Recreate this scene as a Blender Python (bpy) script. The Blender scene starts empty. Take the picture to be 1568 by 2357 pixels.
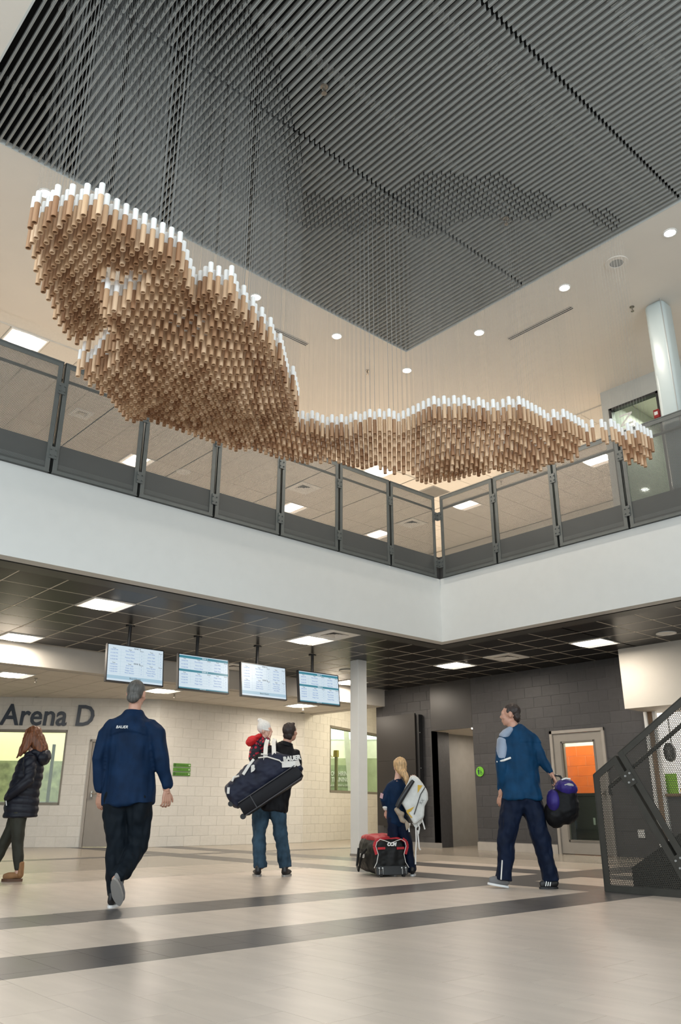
import bpy, bmesh, math, random
import numpy as np
from mathutils import Vector, Matrix, noise

random.seed(7)
S = bpy.context.scene
COL = S.collection
# ------------------------------------------------------------------ camera, world, light, exposure
YAW, PITCH, ROLL, FPX, CAMZ = .7277, .3548, .003, 1845., .76
cy_, sy_ = math.cos(YAW), math.sin(YAW)
fw = Vector((sy_*math.cos(PITCH), cy_*math.cos(PITCH), math.sin(PITCH)))
r0 = Vector((cy_, -sy_, 0)); u0 = r0.cross(fw)
rt = r0*math.cos(ROLL)+u0*math.sin(ROLL); up = -r0*math.sin(ROLL)+u0*math.cos(ROLL)
cam = bpy.data.cameras.new('camera'); camo = bpy.data.objects.new('camera', cam); COL.objects.link(camo)
camo.matrix_world = Matrix(((rt.x, up.x, -fw.x, 0), (rt.y, up.y, -fw.y, 0), (rt.z, up.z, -fw.z, CAMZ), (0, 0, 0, 1)))
cam.sensor_fit = 'VERTICAL'; cam.sensor_height = 36.; cam.lens = FPX*36./2357.; cam.clip_start = .05; cam.clip_end = 200
S.camera = camo

W = bpy.data.worlds.new('sky'); S.world = W; W.use_nodes = True
W.node_tree.nodes['Background'].inputs[0].default_value = (.75, .87, 1, 1)
W.node_tree.nodes['Background'].inputs[1].default_value = .5

def area_light(name, loc, target, sx, sy, power, color, parent=None):
    l = bpy.data.lights.new(name, 'AREA'); l.shape = 'RECTANGLE'; l.size = sx; l.size_y = sy; l.energy = power; l.color = color
    o = bpy.data.objects.new(name, l); COL.objects.link(o); o.location = loc
    o.rotation_euler = (Vector(target)-Vector(loc)).to_track_quat('-Z', 'Y').to_euler()
    if parent: o.parent = parent
    return o
DAY = (.86, .94, 1.0)
area_light('daylight_west', (-4.3, 2.5, 4.2), (5, 2.5, 3.6), 11, 6.6, 480, DAY)      # through the west glazing behind the camera
area_light('daylight_south', (3.0, -4.3, 4.2), (3.0, 5, 3.6), 11, 6.6, 520, DAY)     # through the south glazing behind the camera
WARM = (1.0, .89, .755)
S.view_settings.view_transform = 'Standard'; S.view_settings.look = 'None'
S.view_settings.exposure = 0.35; S.view_settings.gamma = 1.0; S.view_settings.use_curve_mapping = False
S.cycles.use_denoising = True
S.cycles.max_bounces = 7; S.cycles.diffuse_bounces = 4; S.cycles.transparent_max_bounces = 12
S.cycles.sample_clamp_indirect = 6

# ------------------------------------------------------------------ materials
MATS = {}
def nodes_of(name):
    m = bpy.data.materials.new(name); m.use_nodes = True
    nt = m.node_tree; b = nt.nodes['Principled BSDF']
    return m, nt, b
def mat(name, col, rough=.6, metal=0., var=.06, scale=6., bump=0., bscale=60., spec=.5, rnd=0., stretch=(1, 1, 1), emit=None, estr=0., coat=0.):
    """procedural paint / cloth / plastic: colour broken by noise, optional bump and per-object shade"""
    if name in MATS: return MATS[name]
    m, nt, b = nodes_of(name); N = nt.nodes; L = nt.links
    tc = N.new('ShaderNodeTexCoord'); mp = N.new('ShaderNodeMapping'); mp.inputs['Scale'].default_value = stretch
    L.new(tc.outputs['Object'], mp.inputs[0])
    nz = N.new('ShaderNodeTexNoise'); nz.inputs['Scale'].default_value = scale; nz.inputs['Detail'].default_value = 5
    L.new(mp.outputs[0], nz.inputs['Vector'])
    mr = N.new('ShaderNodeMapRange'); mr.inputs['From Min'].default_value = .3; mr.inputs['From Max'].default_value = .7
    mr.inputs['To Min'].default_value = 1-var; mr.inputs['To Max'].default_value = 1+var
    L.new(nz.outputs['Fac'], mr.inputs['Value'])
    fac = mr.outputs[0]
    if rnd:
        oi = N.new('ShaderNodeObjectInfo'); m2 = N.new('ShaderNodeMapRange')
        m2.inputs['To Min'].default_value = 1-rnd; m2.inputs['To Max'].default_value = 1+rnd
        L.new(oi.outputs['Random'], m2.inputs['Value'])
        mu = N.new('ShaderNodeMath'); mu.operation = 'MULTIPLY'; L.new(fac, mu.inputs[0]); L.new(m2.outputs[0], mu.inputs[1]); fac = mu.outputs[0]
    vm = N.new('ShaderNodeVectorMath'); vm.operation = 'SCALE'; vm.inputs[0].default_value = col
    L.new(fac, vm.inputs['Scale']); L.new(vm.outputs[0], b.inputs['Base Color'])
    b.inputs['Roughness'].default_value = rough; b.inputs['Metallic'].default_value = metal
    b.inputs['Specular IOR Level'].default_value = spec
    if coat: b.inputs['Coat Weight'].default_value = coat
    if bump:
        n2 = N.new('ShaderNodeTexNoise'); n2.inputs['Scale'].default_value = bscale; n2.inputs['Detail'].default_value = 3
        L.new(mp.outputs[0], n2.inputs['Vector'])
        bp = N.new('ShaderNodeBump'); bp.inputs['Strength'].default_value = bump; bp.inputs['Distance'].default_value = .01
        L.new(n2.outputs['Fac'], bp.inputs['Height']); L.new(bp.outputs[0], b.inputs['Normal'])
    if emit:
        b.inputs['Emission Color'].default_value = (*emit, 1); b.inputs['Emission Strength'].default_value = estr
    MATS[name] = m
    return m

def mesh_mat(name, col, pitch, rad, rough=.5):
    """perforated sheet steel: staggered round holes, drilled in the plane of the sheet (object x and z)"""
    if name in MATS: return MATS[name]
    m, nt, b = nodes_of(name); N = nt.nodes; L = nt.links
    b.inputs['Base Color'].default_value = (*col, 1); b.inputs['Roughness'].default_value = rough; b.inputs['Metallic'].default_value = .3
    tc = N.new('ShaderNodeTexCoord'); s = N.new('ShaderNodeSeparateXYZ'); L.new(tc.outputs['Object'], s.inputs[0])
    def M(op, a, c=None):
        n = N.new('ShaderNodeMath'); n.operation = op
        for i, v in enumerate((a, c)):
            if v is None: continue
            if isinstance(v, (int, float)): n.inputs[i].default_value = v
            else: L.new(v, n.inputs[i])
        return n.outputs[0]
    u = M('DIVIDE', s.outputs[0], pitch); v = M('DIVIDE', s.outputs[2], pitch*math.sqrt(3))
    ds = []
    for off in (0., .5):
        a = M('SUBTRACT', M('FRACT', M('ADD', u, off+100)), .5); c = M('MULTIPLY', M('SUBTRACT', M('FRACT', M('ADD', v, off+100)), .5), math.sqrt(3))
        ds.append(M('SQRT', M('ADD', M('MULTIPLY', a, a), M('MULTIPLY', c, c))))
    solid = M('GREATER_THAN', M('MINIMUM', ds[0], ds[1]), rad)
    L.new(solid, b.inputs['Alpha'])
    MATS[name] = m
    return m

def glass_mat(name, tint=(.9, .97, .92), refl=.035):
    m, nt, b = nodes_of(name); N = nt.nodes; L = nt.links
    t = N.new('ShaderNodeBsdfTransparent'); t.inputs[0].default_value = (*tint, 1)
    g = N.new('ShaderNodeBsdfGlossy'); g.inputs['Roughness'].default_value = .03
    mx = N.new('ShaderNodeMixShader'); mx.inputs[0].default_value = refl
    L.new(t.outputs[0], mx.inputs[1]); L.new(g.outputs[0], mx.inputs[2])
    L.new(mx.outputs[0], N['Material Output'].inputs[0])
    return m

def emit_mat(name, col, st, base=None):
    if name in MATS: return MATS[name]
    m, nt, b = nodes_of(name)
    b.inputs['Base Color'].default_value = (*(base or col), 1); b.inputs['Emission Color'].default_value = (*col, 1); b.inputs['Emission Strength'].default_value = st
    b.inputs['Roughness'].default_value = .4
    MATS[name] = m
    return m

m_fascia = mat('fascia_paint', (.62, .63, .615), .55, var=.015)
m_soffit = mat('soffit_paint', (.68, .63, .565), .8, var=.015, scale=2)
m_lip = mat('lip_paint', (.60, .52, .45), .7, var=.02)
m_black = mat('plenum_black', (.006, .006, .006), .9, var=.1)
m_slat = mat('slat_metal', (.42, .42, .40), .5, .1, var=.03, scale=40)
m_slattrim = mat('slat_trim', (.55, .56, .54), .5, var=.03)
m_rail = mat('railing_steel', (.135, .145, .14), .42, .4, var=.06, scale=12, bump=.04)
m_perf = mesh_mat('perforated_steel', (.125, .13, .125), .0117, .335)
m_perf2 = mesh_mat('perforated_steel_stair', (.05, .046, .038), .0185, .345)
m_stair = mat('stair_steel', (.058, .055, .047), .45, .4, var=.08, scale=10, bump=.05)
m_slab = mat('slab_edge', (.13, .13, .13), .8, var=.05)
m_cap = mat('rod_white', (.89, .88, .86), .45, var=.01)
m_tile_b = mat('ceiling_tile_black', (.011, .009, .007), .30, var=.12, scale=3, spec=.10, bump=.04, bscale=25, rnd=.18)
m_grid_b = mat('grid_bar_grey', (.58, .53, .45), .4, .1, var=.05)
m_tile_w = mat('ceiling_tile_white', (.68, .64, .58), .85, var=.03, scale=30, bump=.05, bscale=150, rnd=.02)
m_grid_w = mat('grid_bar_white', (.62, .58, .52), .5, var=.02)
m_bulk = mat('bulkhead_paint', (.58, .55, .50), .7, var=.015)
m_cmu_w = mat('block_white', (.64, .62, .575), .6, var=.035, scale=14, bump=.15, bscale=45, rnd=.03)
m_mort_w = mat('mortar_white', (.60, .575, .52), .75, var=.05)
m_cmu_b = mat('block_charcoal', (.050, .0485, .0505), .5, var=.10, scale=14, bump=.2, bscale=45, rnd=.12)
m_mort_b = mat('mortar_charcoal', (.085, .082, .082), .6, var=.1)
m_colw = mat('column_paint', (.66, .67, .66), .45, var=.015)
m_doorgrey = mat('door_taupe', (.27, .245, .215), .5, var=.04)
m_framegrey = mat('frame_taupe', (.33, .30, .265), .45, var=.03)
m_panelblk = mat('panel_black', (.016, .013, .011), .36, var=.1, scale=3)
m_taupe = mat('recess_taupe', (.24, .225, .205), .6, var=.05)
m_cream = mat('recess_cream', (.68, .62, .53), .7, var=.03)
m_dkblk = mat('near_black', (.012, .012, .013), .5, var=.1)
m_plast = mat('black_plastic', (.018, .018, .02), .35, var=.1)
m_white = mat('white_plastic', (.8, .79, .76), .45, var=.02)
m_grey = mat('grey_plastic', (.32, .32, .31), .5, var=.04)
m_chrome = mat('sprinkler_metal', (.35, .32, .28), .3, .9, var=.1)
m_glass = glass_mat('window_glass')
m_lens = emit_mat('lens_warm', (1.0, .88, .73), 9.)
m_lens_up = emit_mat('lens_warm_up', (1.0, .90, .78), 9.)
m_down = emit_mat('downlight_lens', (1.0, .95, .88), 22.)
m_skin = mat('skin', (.50, .27, .19), .5, var=.06, scale=25)
m_skin2 = mat('skin_light', (.62, .37, .28), .5, var=.05, scale=25)

# ------------------------------------------------------------------ mesh helpers
class MB:
    def __init__(s): s.v = []; s.f = []; s.m = []
    def add(s, vs, fs, mi=0):
        o = len(s.v); s.v += [tuple(v) for v in vs]; s.f += [tuple(i+o for i in f) for f in fs]; s.m += [mi]*len(fs)
        return s
    def box(s, x0, x1, y0, y1, z0, z1, mi=0):
        return s.add([(x0, y0, z0), (x1, y0, z0), (x1, y1, z0), (x0, y1, z0), (x0, y0, z1), (x1, y0, z1), (x1, y1, z1), (x0, y1, z1)],
                     [(0, 3, 2, 1), (4, 5, 6, 7), (0, 1, 5, 4), (1, 2, 6, 5), (2, 3, 7, 6), (3, 0, 4, 7)], mi)
    def bar(s, a, b, w, h, upv=(0, 0, 1), mi=0):
        a = Vector(a); b = Vector(b); t = (b-a).normalized(); sd = t.cross(Vector(upv)).normalized(); n = sd.cross(t)
        vs = []
        for p in (a, b):
            for i, j in ((-1, -1), (1, -1), (1, 1), (-1, 1)): vs.append(p+sd*(i*w/2)+n*(j*h/2))
        return s.add(vs, [(0, 1, 2, 3), (7, 6, 5, 4), (0, 4, 5, 1), (1, 5, 6, 2), (2, 6, 7, 3), (3, 7, 4, 0)], mi)
    def tube(s, pts, r, n=8, mi=0, cap=True):
        pts = [Vector(p) for p in pts]; rs = r if isinstance(r, (list, tuple)) else [r]*len(pts); vs = []; fs = []
        for i, p in enumerate(pts):
            t = (pts[min(i+1, len(pts)-1)]-pts[max(i-1, 0)]).normalized()
            a = Vector((1, 0, 0)) if abs(t.x) < .9 else Vector((0, 1, 0)); sd = t.cross(a).normalized(); q = t.cross(sd)
            for k in range(n):
                an = 2*math.pi*k/n; vs.append(p+sd*(math.cos(an)*rs[i])+q*(math.sin(an)*rs[i]))
        for i in range(len(pts)-1):
            for k in range(n): fs.append((i*n+k, i*n+(k+1) % n, (i+1)*n+(k+1) % n, (i+1)*n+k))
        if cap:
            fs.append(tuple(range(n-1, -1, -1))); o = (len(pts)-1)*n; fs.append(tuple(o+k for k in range(n)))
        return s.add(vs, fs, mi)
    def disc(s, c, r, z0, z1, n=24, mi=0, rin=0.):
        cx, cy = c; vs = []; fs = []
        ang = [2*math.pi*k/n for k in range(n)]
        if rin <= 0:
            vs = [(cx+r*math.cos(a), cy+r*math.sin(a), z0) for a in ang]+[(cx+r*math.cos(a), cy+r*math.sin(a), z1) for a in ang]
            fs = [tuple(range(n-1, -1, -1)), tuple(range(n, 2*n))]+[(k, (k+1) % n, n+(k+1) % n, n+k) for k in range(n)]
        else:
            for rr, z in ((r, z1), (r, z0), (rin, z0), (rin, z1)): vs += [(cx+rr*math.cos(a), cy+rr*math.sin(a), z) for a in ang]
            for j in range(4):
                for k in range(n): fs.append((j*n+k, ((j+1) % 4)*n+k, ((j+1) % 4)*n+(k+1) % n, j*n+(k+1) % n))
        return s.add(vs, fs, mi)
    def poly(s, pts, d, mi=0):
        """extrude a planar polygon (list of 3-D points) by vector d"""
        n = len(pts); d = Vector(d); a = [Vector(p) for p in pts]; b = [p+d for p in a]
        return s.add(a+b, [tuple(range(n)), tuple(range(2*n-1, n-1, -1))]+[(k, n+k, n+(k+1) % n, (k+1) % n) for k in range(n)], mi)
    def mesh(s, name, mats):
        me = bpy.data.meshes.new(name); me.from_pydata(s.v, [], s.f)
        for x in (mats if isinstance(mats, (list, tuple)) else [mats]): me.materials.append(x)
        if any(s.m): me.polygons.foreach_set('material_index', s.m)
        me.update()
        bm = bmesh.new(); bm.from_mesh(me); bmesh.ops.recalc_face_normals(bm, faces=bm.faces); bm.to_mesh(me); bm.free()
        return me
    def build(s, name, mats, parent=None, smooth=False, bevel=0., **tags):
        return place(name, s.mesh(name, mats), parent, smooth=smooth, bevel=bevel, **tags)

def place(name, me, parent=None, loc=None, rz=None, smooth=False, bevel=0., **tags):
    o = bpy.data.objects.new(name, me); COL.objects.link(o)
    if parent is not None: o.parent = parent
    if loc is not None: o.location = loc
    if rz is not None: o.rotation_euler = (0, 0, rz)
    if smooth: smooth_by_angle(me)
    if bevel:
        b = o.modifiers.new('bevel', 'BEVEL'); b.width = bevel; b.segments = 2; b.limit_method = 'ANGLE'
    for k, v in tags.items():
        if v is not None: o[k] = v
    return o
def smooth_by_angle(me, ang=math.radians(40)):
    me.polygons.foreach_set('use_smooth', [True]*len(me.polygons))
    try: me.set_sharp_from_angle(angle=ang)
    except Exception: pass
def thing(name, label, cat, loc=(0, 0, 0), rz=0., group=None):
    o = bpy.data.objects.new(name, None); COL.objects.link(o); o.location = loc; o.rotation_euler = (0, 0, rz); o.empty_display_size = .1
    o['label'] = label; o['category'] = cat
    if group: o['group'] = group
    return o
def copy_tree(o, parent=None):
    c = o.copy(); COL.objects.link(c)
    if parent is not None: c.parent = parent
    for ch in list(o.children): copy_tree(ch, c)
    return c
def struct(name, mb, mats, parent=None, **k):
    return mb.build(name, mats, parent, kind='structure', **k)

FONT_CACHE = []
def text_mesh(items, name='lettering'):
    """items: (string, size, x, z, align, extrude); laid out in the local x-z plane facing -y; one mesh"""
    mb = MB()
    for it in items:
        st, size, x, z, al, ex = it[:6]; mi = it[6] if len(it) > 6 else 0; shear = it[7] if len(it) > 7 else 0.
        cu = bpy.data.curves.new('t', 'FONT'); cu.body = st; cu.size = size; cu.align_x = al; cu.extrude = ex; cu.resolution_u = 3; cu.shear = shear
        if len(it) > 8: cu.offset = it[8]
        o = bpy.data.objects.new('t', cu); COL.objects.link(o)
        bpy.context.view_layer.update()
        me = bpy.data.meshes.new_from_object(o.evaluated_get(bpy.context.evaluated_depsgraph_get()))
        mb.add([(v.co.x+x, -v.co.z, v.co.y+z) for v in me.vertices], [tuple(p.vertices) for p in me.polygons], mi)
        bpy.data.objects.remove(o); bpy.data.curves.remove(cu); bpy.data.meshes.remove(me)
    return mb

# ------------------------------------------------------------------ room shell
ZC, ZU, ZW = 3.39, 7.80, 3.02           # black ceiling, upper ceiling, white low ceiling
FY, FX = 8.70, 10.01                    # faces of the gallery edge
ZF = 4.84                               # gallery floor
FZ0, FZ1 = 3.35, 4.42                   # gallery fascia
def clip_rect(r, holes):
    out = [r]
    for hx0, hx1, hz0, hz1 in holes:
        nxt = []
        for x0, x1, z0, z1 in out:
            if hx0 >= x1 or hx1 <= x0 or hz0 >= z1 or hz1 <= z0: nxt.append((x0, x1, z0, z1)); continue
            if hx0 > x0: nxt.append((x0, hx0, z0, z1))
            if hx1 < x1: nxt.append((hx1, x1, z0, z1))
            a, b = max(x0, hx0), min(x1, hx1)
            if hz0 > z0: nxt.append((a, b, z0, hz0))
            if hz1 < z1: nxt.append((a, b, hz1, z1))
        out = nxt
    return [r for r in out if r[1]-r[0] > .012 and r[3]-r[2] > .012]
def cmu_wall(name, loc, rz, L, H, holes, mb_, mm_, x_first=0., joint=.006, thick=.2, max_x=None):
    """concrete block wall: mortar backing with every block a part; local x along the wall, the viewer on the -y side"""
    mb = MB()
    for r in clip_rect((0, L, 0, H), holes): mb.box(r[0], r[1], .0045, thick, r[2], r[3])
    w = struct(name, mb, mm_); w.location = loc; w.rotation_euler = (0, 0, rz)
    cache = {}
    nrow = int(math.ceil(H/.203))
    for j in range(nrow):
        z0, z1 = j*.203, min((j+1)*.203, H)
        off = (.203 if j % 2 else 0.)+x_first
        i = -2
        while True:
            x0 = off+i*.406; x1 = x0+.406; i += 1
            if x0 >= L: break
            if x1 <= 0: continue
            for r in clip_rect((max(x0, 0), min(x1, L), z0, z1), holes):
                key = (round(r[1]-r[0], 3), round(r[3]-r[2], 3))
                if key not in cache:
                    h = joint/2; m = MB(); a, c = key; e = .0022
                    m.add([(h, e, h), (a-h, e, h), (a-h, e, c-h), (h, e, c-h), (h+e, 0, h+e), (a-h-e, 0, h+e), (a-h-e, 0, c-h-e), (h+e, 0, c-h-e), (h, .012, h), (a-h, .012, h), (a-h, .012, c-h), (h, .012, c-h)],
                          [(4, 5, 6, 7), (0, 1, 5, 4), (1, 2, 6, 5), (2, 3, 7, 6), (3, 0, 4, 7), (8, 9, 1, 0), (9, 10, 2, 1), (10, 11, 3, 2), (11, 8, 0, 3)])
                    cache[key] = m.mesh('block', mb_)
                place('block', cache[key], w, loc=(r[0], random.uniform(-.0005, .0005), r[2]))
    return w

# floor: slab plus tiles 305 x 610 mm; dark bands cross it
slab = MB(); slab.box(-5, 21, -5, 24, -.2, -.006)
m_grout = mat('grout', (.30, .265, .235), .7)
floor = struct('floor', slab, m_grout)
FT = dict(var=.085, scale=2.6, stretch=(3.2, .55, 1), rnd=.03, spec=.4)
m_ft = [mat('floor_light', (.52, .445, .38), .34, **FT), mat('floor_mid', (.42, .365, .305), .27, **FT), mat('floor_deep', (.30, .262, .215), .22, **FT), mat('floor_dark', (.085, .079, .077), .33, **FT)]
BANDY = [(4.27, 4.88), (5.96, 6.57), (13.15, 13.5)]
BANDX = [(7.66, 8.27, 4.88), (9.2, 9.81, 4.88)]
def floor_zone(x, y):
    for a, b in BANDY:
        if a <= y <= b: return 3
    for a, b, y0 in BANDX:
        if a <= x <= b and y >= y0: return 3
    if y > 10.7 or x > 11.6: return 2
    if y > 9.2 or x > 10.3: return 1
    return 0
def tile_rects():
    ys = [4.27, 4.88, 5.96, 6.57, 9.2, 10.7, 13.15, 13.5]; xs = [7.66, 8.27, 9.2, 9.81, 11.6, 10.3]
    res = []
    for i in range(-12, 58):
        x0 = 1.685+i*.305; x1 = x0+.305
        st = (0 if i % 2 else .305)+.02*((i*7) % 5)
        for j in range(-12, 30):
            y0 = 3.79+st-.305+j*.61; y1 = y0+.61
            px = [x0]+[c for c in sorted(xs) if x0+.02 < c < x1-.02]+[x1]
            py = [y0]+[c for c in ys if y0+.02 < c < y1-.02]+[y1]
            for a, b in zip(px, px[1:]):
                for c, d in zip(py, py[1:]):
                    cx, cy = (a+b)/2, (c+d)/2
                    if cx < -2 or cy < -2 or cx > 17 or cy > 20: continue
                    res.append((a, b, c, d, floor_zone(cx, cy)))
    return res
def in_view(p, mx=784*1.04, my=1178*1.03):
    d = Vector(p)-Vector((0, 0, CAMZ)); z = d.dot(fw)
    return z > .3 and abs(d.dot(rt)/z*FPX) < mx and abs(d.dot(up)/z*FPX) < my
tr = tile_rects()
vis = [t for t in tr if any(in_view((x, y, 0)) for x in t[:2] for y in t[2:4])]
vis.sort(key=lambda t: -((t[1]-t[0])*(t[3]-t[2]))/(((t[0]+t[1])/2)**2+((t[2]+t[3])/2)**2)**1.5)
cache = {}
near = set(id(t) for t in vis[:295]); far = MB()
for t in tr:
    a, b, c, d, zn = t; h = .0011
    if id(t) in near:
        key = (round(b-a, 3), round(d-c, 3), zn)
        if key not in cache:
            w_, l_ = key[0], key[1]; m = MB()
            m.add([(h, h, 0), (w_-h, h, 0), (w_-h, l_-h, 0), (h, l_-h, 0), (h, h, -.006), (w_-h, h, -.006), (w_-h, l_-h, -.006), (h, l_-h, -.006)], [(0, 1, 2, 3), (4, 5, 1, 0), (5, 6, 2, 1), (6, 7, 3, 2), (7, 4, 0, 3)])
            cache[key] = m.mesh('floor_tile', m_ft[zn])
        place('floor_tile', cache[key], floor, loc=(a, c, 0))
    else:
        far.add([(a+h, c+h, 0), (b-h, c+h, 0), (b-h, d-h, 0), (a+h, d-h, 0)], [(0, 1, 2, 3)], zn)
far.build('floor_tile_field', m_ft, floor, kind='stuff')

# white block walls at the back
RZA = math.atan2(-.586, .810)
wallA = cmu_wall('wall_back_left', (3.22, 20.32, 0), RZA, 7.2, ZW, [(1.4, 5.27, .82, 2.34), (5.77, 6.82, 0, 2.15)], m_cmu_w, m_mort_w)
wallB = cmu_wall('wall_back', (9.05, 16.1, 0), 0, 4.1, ZW, [], m_cmu_w, m_mort_w)
RZC = math.atan2(1.2, 3.15)
wallC = cmu_wall('wall_back_right', (13.15, 16.1, 0), RZC, 5.2, 4.2, [(1.37, 4.85, 1.16, 2.85)], m_cmu_w, m_mort_w)
# charcoal block wall on the right: recess, door, open counter
wallD = cmu_wall('wall_right', (13.6, 13.77, 0), -math.pi/2, 6.55, ZC, [(1.52, 2.68, 0, ZC), (4.57, 5.73, 0, 2.17)], m_cmu_b, m_mort_b)
b = MB(); b.box(13.6, 14.2, 13.77, 13.97, 0, ZC); struct('wall_right_end', b, m_cmu_b)
b = MB(); b.box(-.02, 1.72, -.012, .0, 0, .10); b.box(2.70, 4.55, -.02, .0, 0, .16)
o = struct('baseboard_right', b, m_taupe); o.parent = wallD
b = MB(); b.box(2.68, 4.55, -.024, -.02, 0, .15); o = b.build('base_strip', mat('base_vinyl', (.40, .365, .325), .5), wallD)

# gallery edge: fascia, slab, dark upstand
b = MB(); b.box(-4.6, FX+.18, FY, FY+.175, FZ0, FZ1); struct('trim_1', b, m_fascia)
b = MB(); b.box(FX, FX+.18, -4.6, FY, FZ0, FZ1); struct('trim_2', b, m_fascia)
b = MB(); b.box(-4.6, 17.2, FY+.07, 17.2, 4.0, ZF); b.box(FX+.08, 17.2, -4.6, FY+.07, 4.0, ZF)
struct('slab', b, m_slab)
b = MB(); b.box(-4.6, 17.0, FY+.16, 17.0, ZF, ZF+.012); b.box(FX+.17, 17.0, -4.6, FY+.16, ZF, ZF+.012)
struct('floor_gallery', b, mat('gallery_floor', (.66, .60, .53), .35, var=.05))
b = MB(); b.box(-4.6, 13.6, FY+.175, 9.02, 3.62, 3.64); b.box(FX+.18, 10.5, -4.6, FY+.175, 3.62, 3.64); b.box(-4.6, 10.5, 9.02, 9.06, 3.40, 3.7); b.box(10.36, 10.40, -4.6, 9.02, 3.40, 3.7)
struct('trim_3', b, m_black)
b = MB(); b.box(-4.6, 10.35, 9.02, 9.30, ZC-.012, ZC+.05); b.box(10.35, 10.62, -4.6, 9.30, ZC-.012, ZC+.05)
struct('trim_4', b, mat('ceiling_edge_metal', (.06, .062, .06), .45, .3))

# ceilings
def tile_ceiling(name, z, cells, pitch, mt, mg, skip, lim=296, barw=.024, drop=.007, slab_rects=(), pil=.01):
    """suspended ceiling: cells = [(x0,y0)], each tile a part, the T-bars one piece"""
    sl = MB()
    for r in slab_rects: sl.box(*r, z+.02, z+.06)
    root = struct(name, sl, mt)
    m = MB(); h = barw/2-.002; p = pitch
    m.add([(h, h, .012), (p-h, h, .012), (p-h, p-h, .012), (h, p-h, .012), (h+pil, h+pil, -drop*.35), (p-h-pil, h+pil, -drop*.35), (p-h-pil, p-h-pil, -drop*.35), (h+pil, p-h-pil, -drop*.35)],
          [(4, 7, 6, 5), (0, 4, 5, 1), (1, 5, 6, 2), (2, 6, 7, 3), (3, 7, 4, 0)])
    me = m.mesh('ceiling_tile', mt); bars = MB(); n = 0
    cells = sorted(cells, key=lambda c: c[0]**2+c[1]**2); seen = set()
    rest = MB()
    for x, y in cells:
        for k in ((x, y, 0), (x, y, 1), (x+p, y, 1), (x, y+p, 0)):
            kk = (round(k[0], 2), round(k[1], 2), k[2])
            if kk in seen: continue
            seen.add(kk)
            if k[2] == 0: bars.box(k[0], k[0]+p, k[1]-barw/2, k[1]+barw/2, z-drop*.5, z+.02)
            else: bars.box(k[0]-barw/2, k[0]+barw/2, k[1], k[1]+p, z-drop*.5-.001, z+.02)
        if any(abs(x+p/2-a) < p/2 and abs(y+p/2-c) < p/2 for a, c in skip): continue
        if n < lim: place('ceiling_tile', me, root, loc=(x, y, z)); n += 1
        else: rest.add([(x+v[0], y+v[1], z+v[2]) for v in m.v], m.f)
    if rest.v: rest.build('ceiling_tile_field', mt, root, kind='stuff')
    bars.build('grid_bar', mg, root, kind='stuff')
    return root
PB = .611
def cell(x, y, x0=3.232, y0=9.90, p=PB): return (x0+math.floor((x-x0)/p)*p+p/2, y0+math.floor((y-y0)/p)*p+p/2)
LOW = [cell(4.7, 10.2), cell(4.7, 13.2), cell(8.35, 10.2), cell(12.15, 10.2), cell(12.1, 7.15), cell(12.1, 13.25)]
LOWD = [cell(8.45, 9.6), cell(12.15, 9.0), cell(9.0, 13.25)]
cells = []
for i in range(-3, 18):
    for j in range(-17, 7):
        x, y = 3.232+i*PB, 9.90+j*PB
        if y > 9.2 and y+PB < 13.9 and x+PB < 14.3: cells.append((x, y))
        elif y <= 9.29 and x > 10.4 and y > 1.5: cells.append((x, y))
tile_ceiling('ceiling_lower', ZC, cells, PB, m_tile_b, m_grid_b, LOW+LOWD, slab_rects=[(-4.6, 14.2, 9.3, 13.8), (10.62, 14.2, -4.6, 9.3)], barw=.017, drop=.006)
# white bulkhead and low white ceiling
b = MB(); b.box(-4.6, 13.62, 13.68, 13.86, ZW, ZC+.02); b.box(13.4, 13.6, 13.86, 17.5, ZW, ZC+.9)
struct('trim_5', b, m_bulk)
LW = [(5.3, 14.85), (8.3, 14.85), (11.8, 15.05)]
PW = .61
cells = []
for i in range(-3, 15):
    for j in range(0, 8):
        x, y = 5.0-PW*2+.0+i*PW, 13.93+j*PW
        if x+PW > 13.42: continue
        if x < 9.05 and y+PW*.5 > 16.1+(9.05-x-PW/2)*.724+.3: continue
        if x >= 9.05 and y > 16.2: continue
        cells.append((x, y))
def cellw(x, y): return cell(x, y, 5.0-PW*2, 13.93, PW)
LWC = [cellw(*c) for c in LW]
tile_ceiling('ceiling_low_white', ZW, cells, PW, m_tile_w, m_grid_w, LWC, slab_rects=[(-4.6, 13.42, 13.7, 20.6)], barw=.012, drop=.004)
b = MB(); b.box(13.4, 19, 13.8, 20, 4.0, 4.05); struct('ceiling_back_right', b, m_bulk)

# slat ceiling over the void, soffit around it
SX0, SX1, SY1, SP = 1.40, 8.41, 7.83, .0743
b = MB(); b.box(-4.6, 12.1, SY1, 11.07, ZU, ZU+.08); b.box(SX1, 12.1, -4.6, SY1, ZU, ZU+.08); b.box(-4.6, SX0, -4.6, SY1, ZU, ZU+.08)
soffit = struct('ceiling_upper', b, m_soffit)
b = MB(); b.box(SX0, SX1, -4.6, SY1, ZU+.75, ZU+.8)
for r in ((SX0-.02, SX0, -4.6, SY1), (SX1, SX1+.02, -4.6, SY1), (SX0, SX1, SY1, SY1+.02)): b.box(*r, ZU+.08, ZU+.8)
struct('ceiling_plenum', b, m_black)
b = MB(); b.box(SX0, SX0+.02, -4.6, SY1, ZU-.004, ZU+.07); b.box(SX1-.012, SX1, -4.6, SY1, ZU-.004, ZU+.07); b.box(SX0, SX1, SY1-.012, SY1, ZU-.004, ZU+.07)
slats = struct('ceiling_slats', b, m_slattrim)
secs = [(5.49, SY1-.015), (3.15, 5.455), (.81, 3.115), (-1.53, .775)]
tail = MB(); ns = 0; clips = MB(); rails = MB()
slm = []
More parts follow.
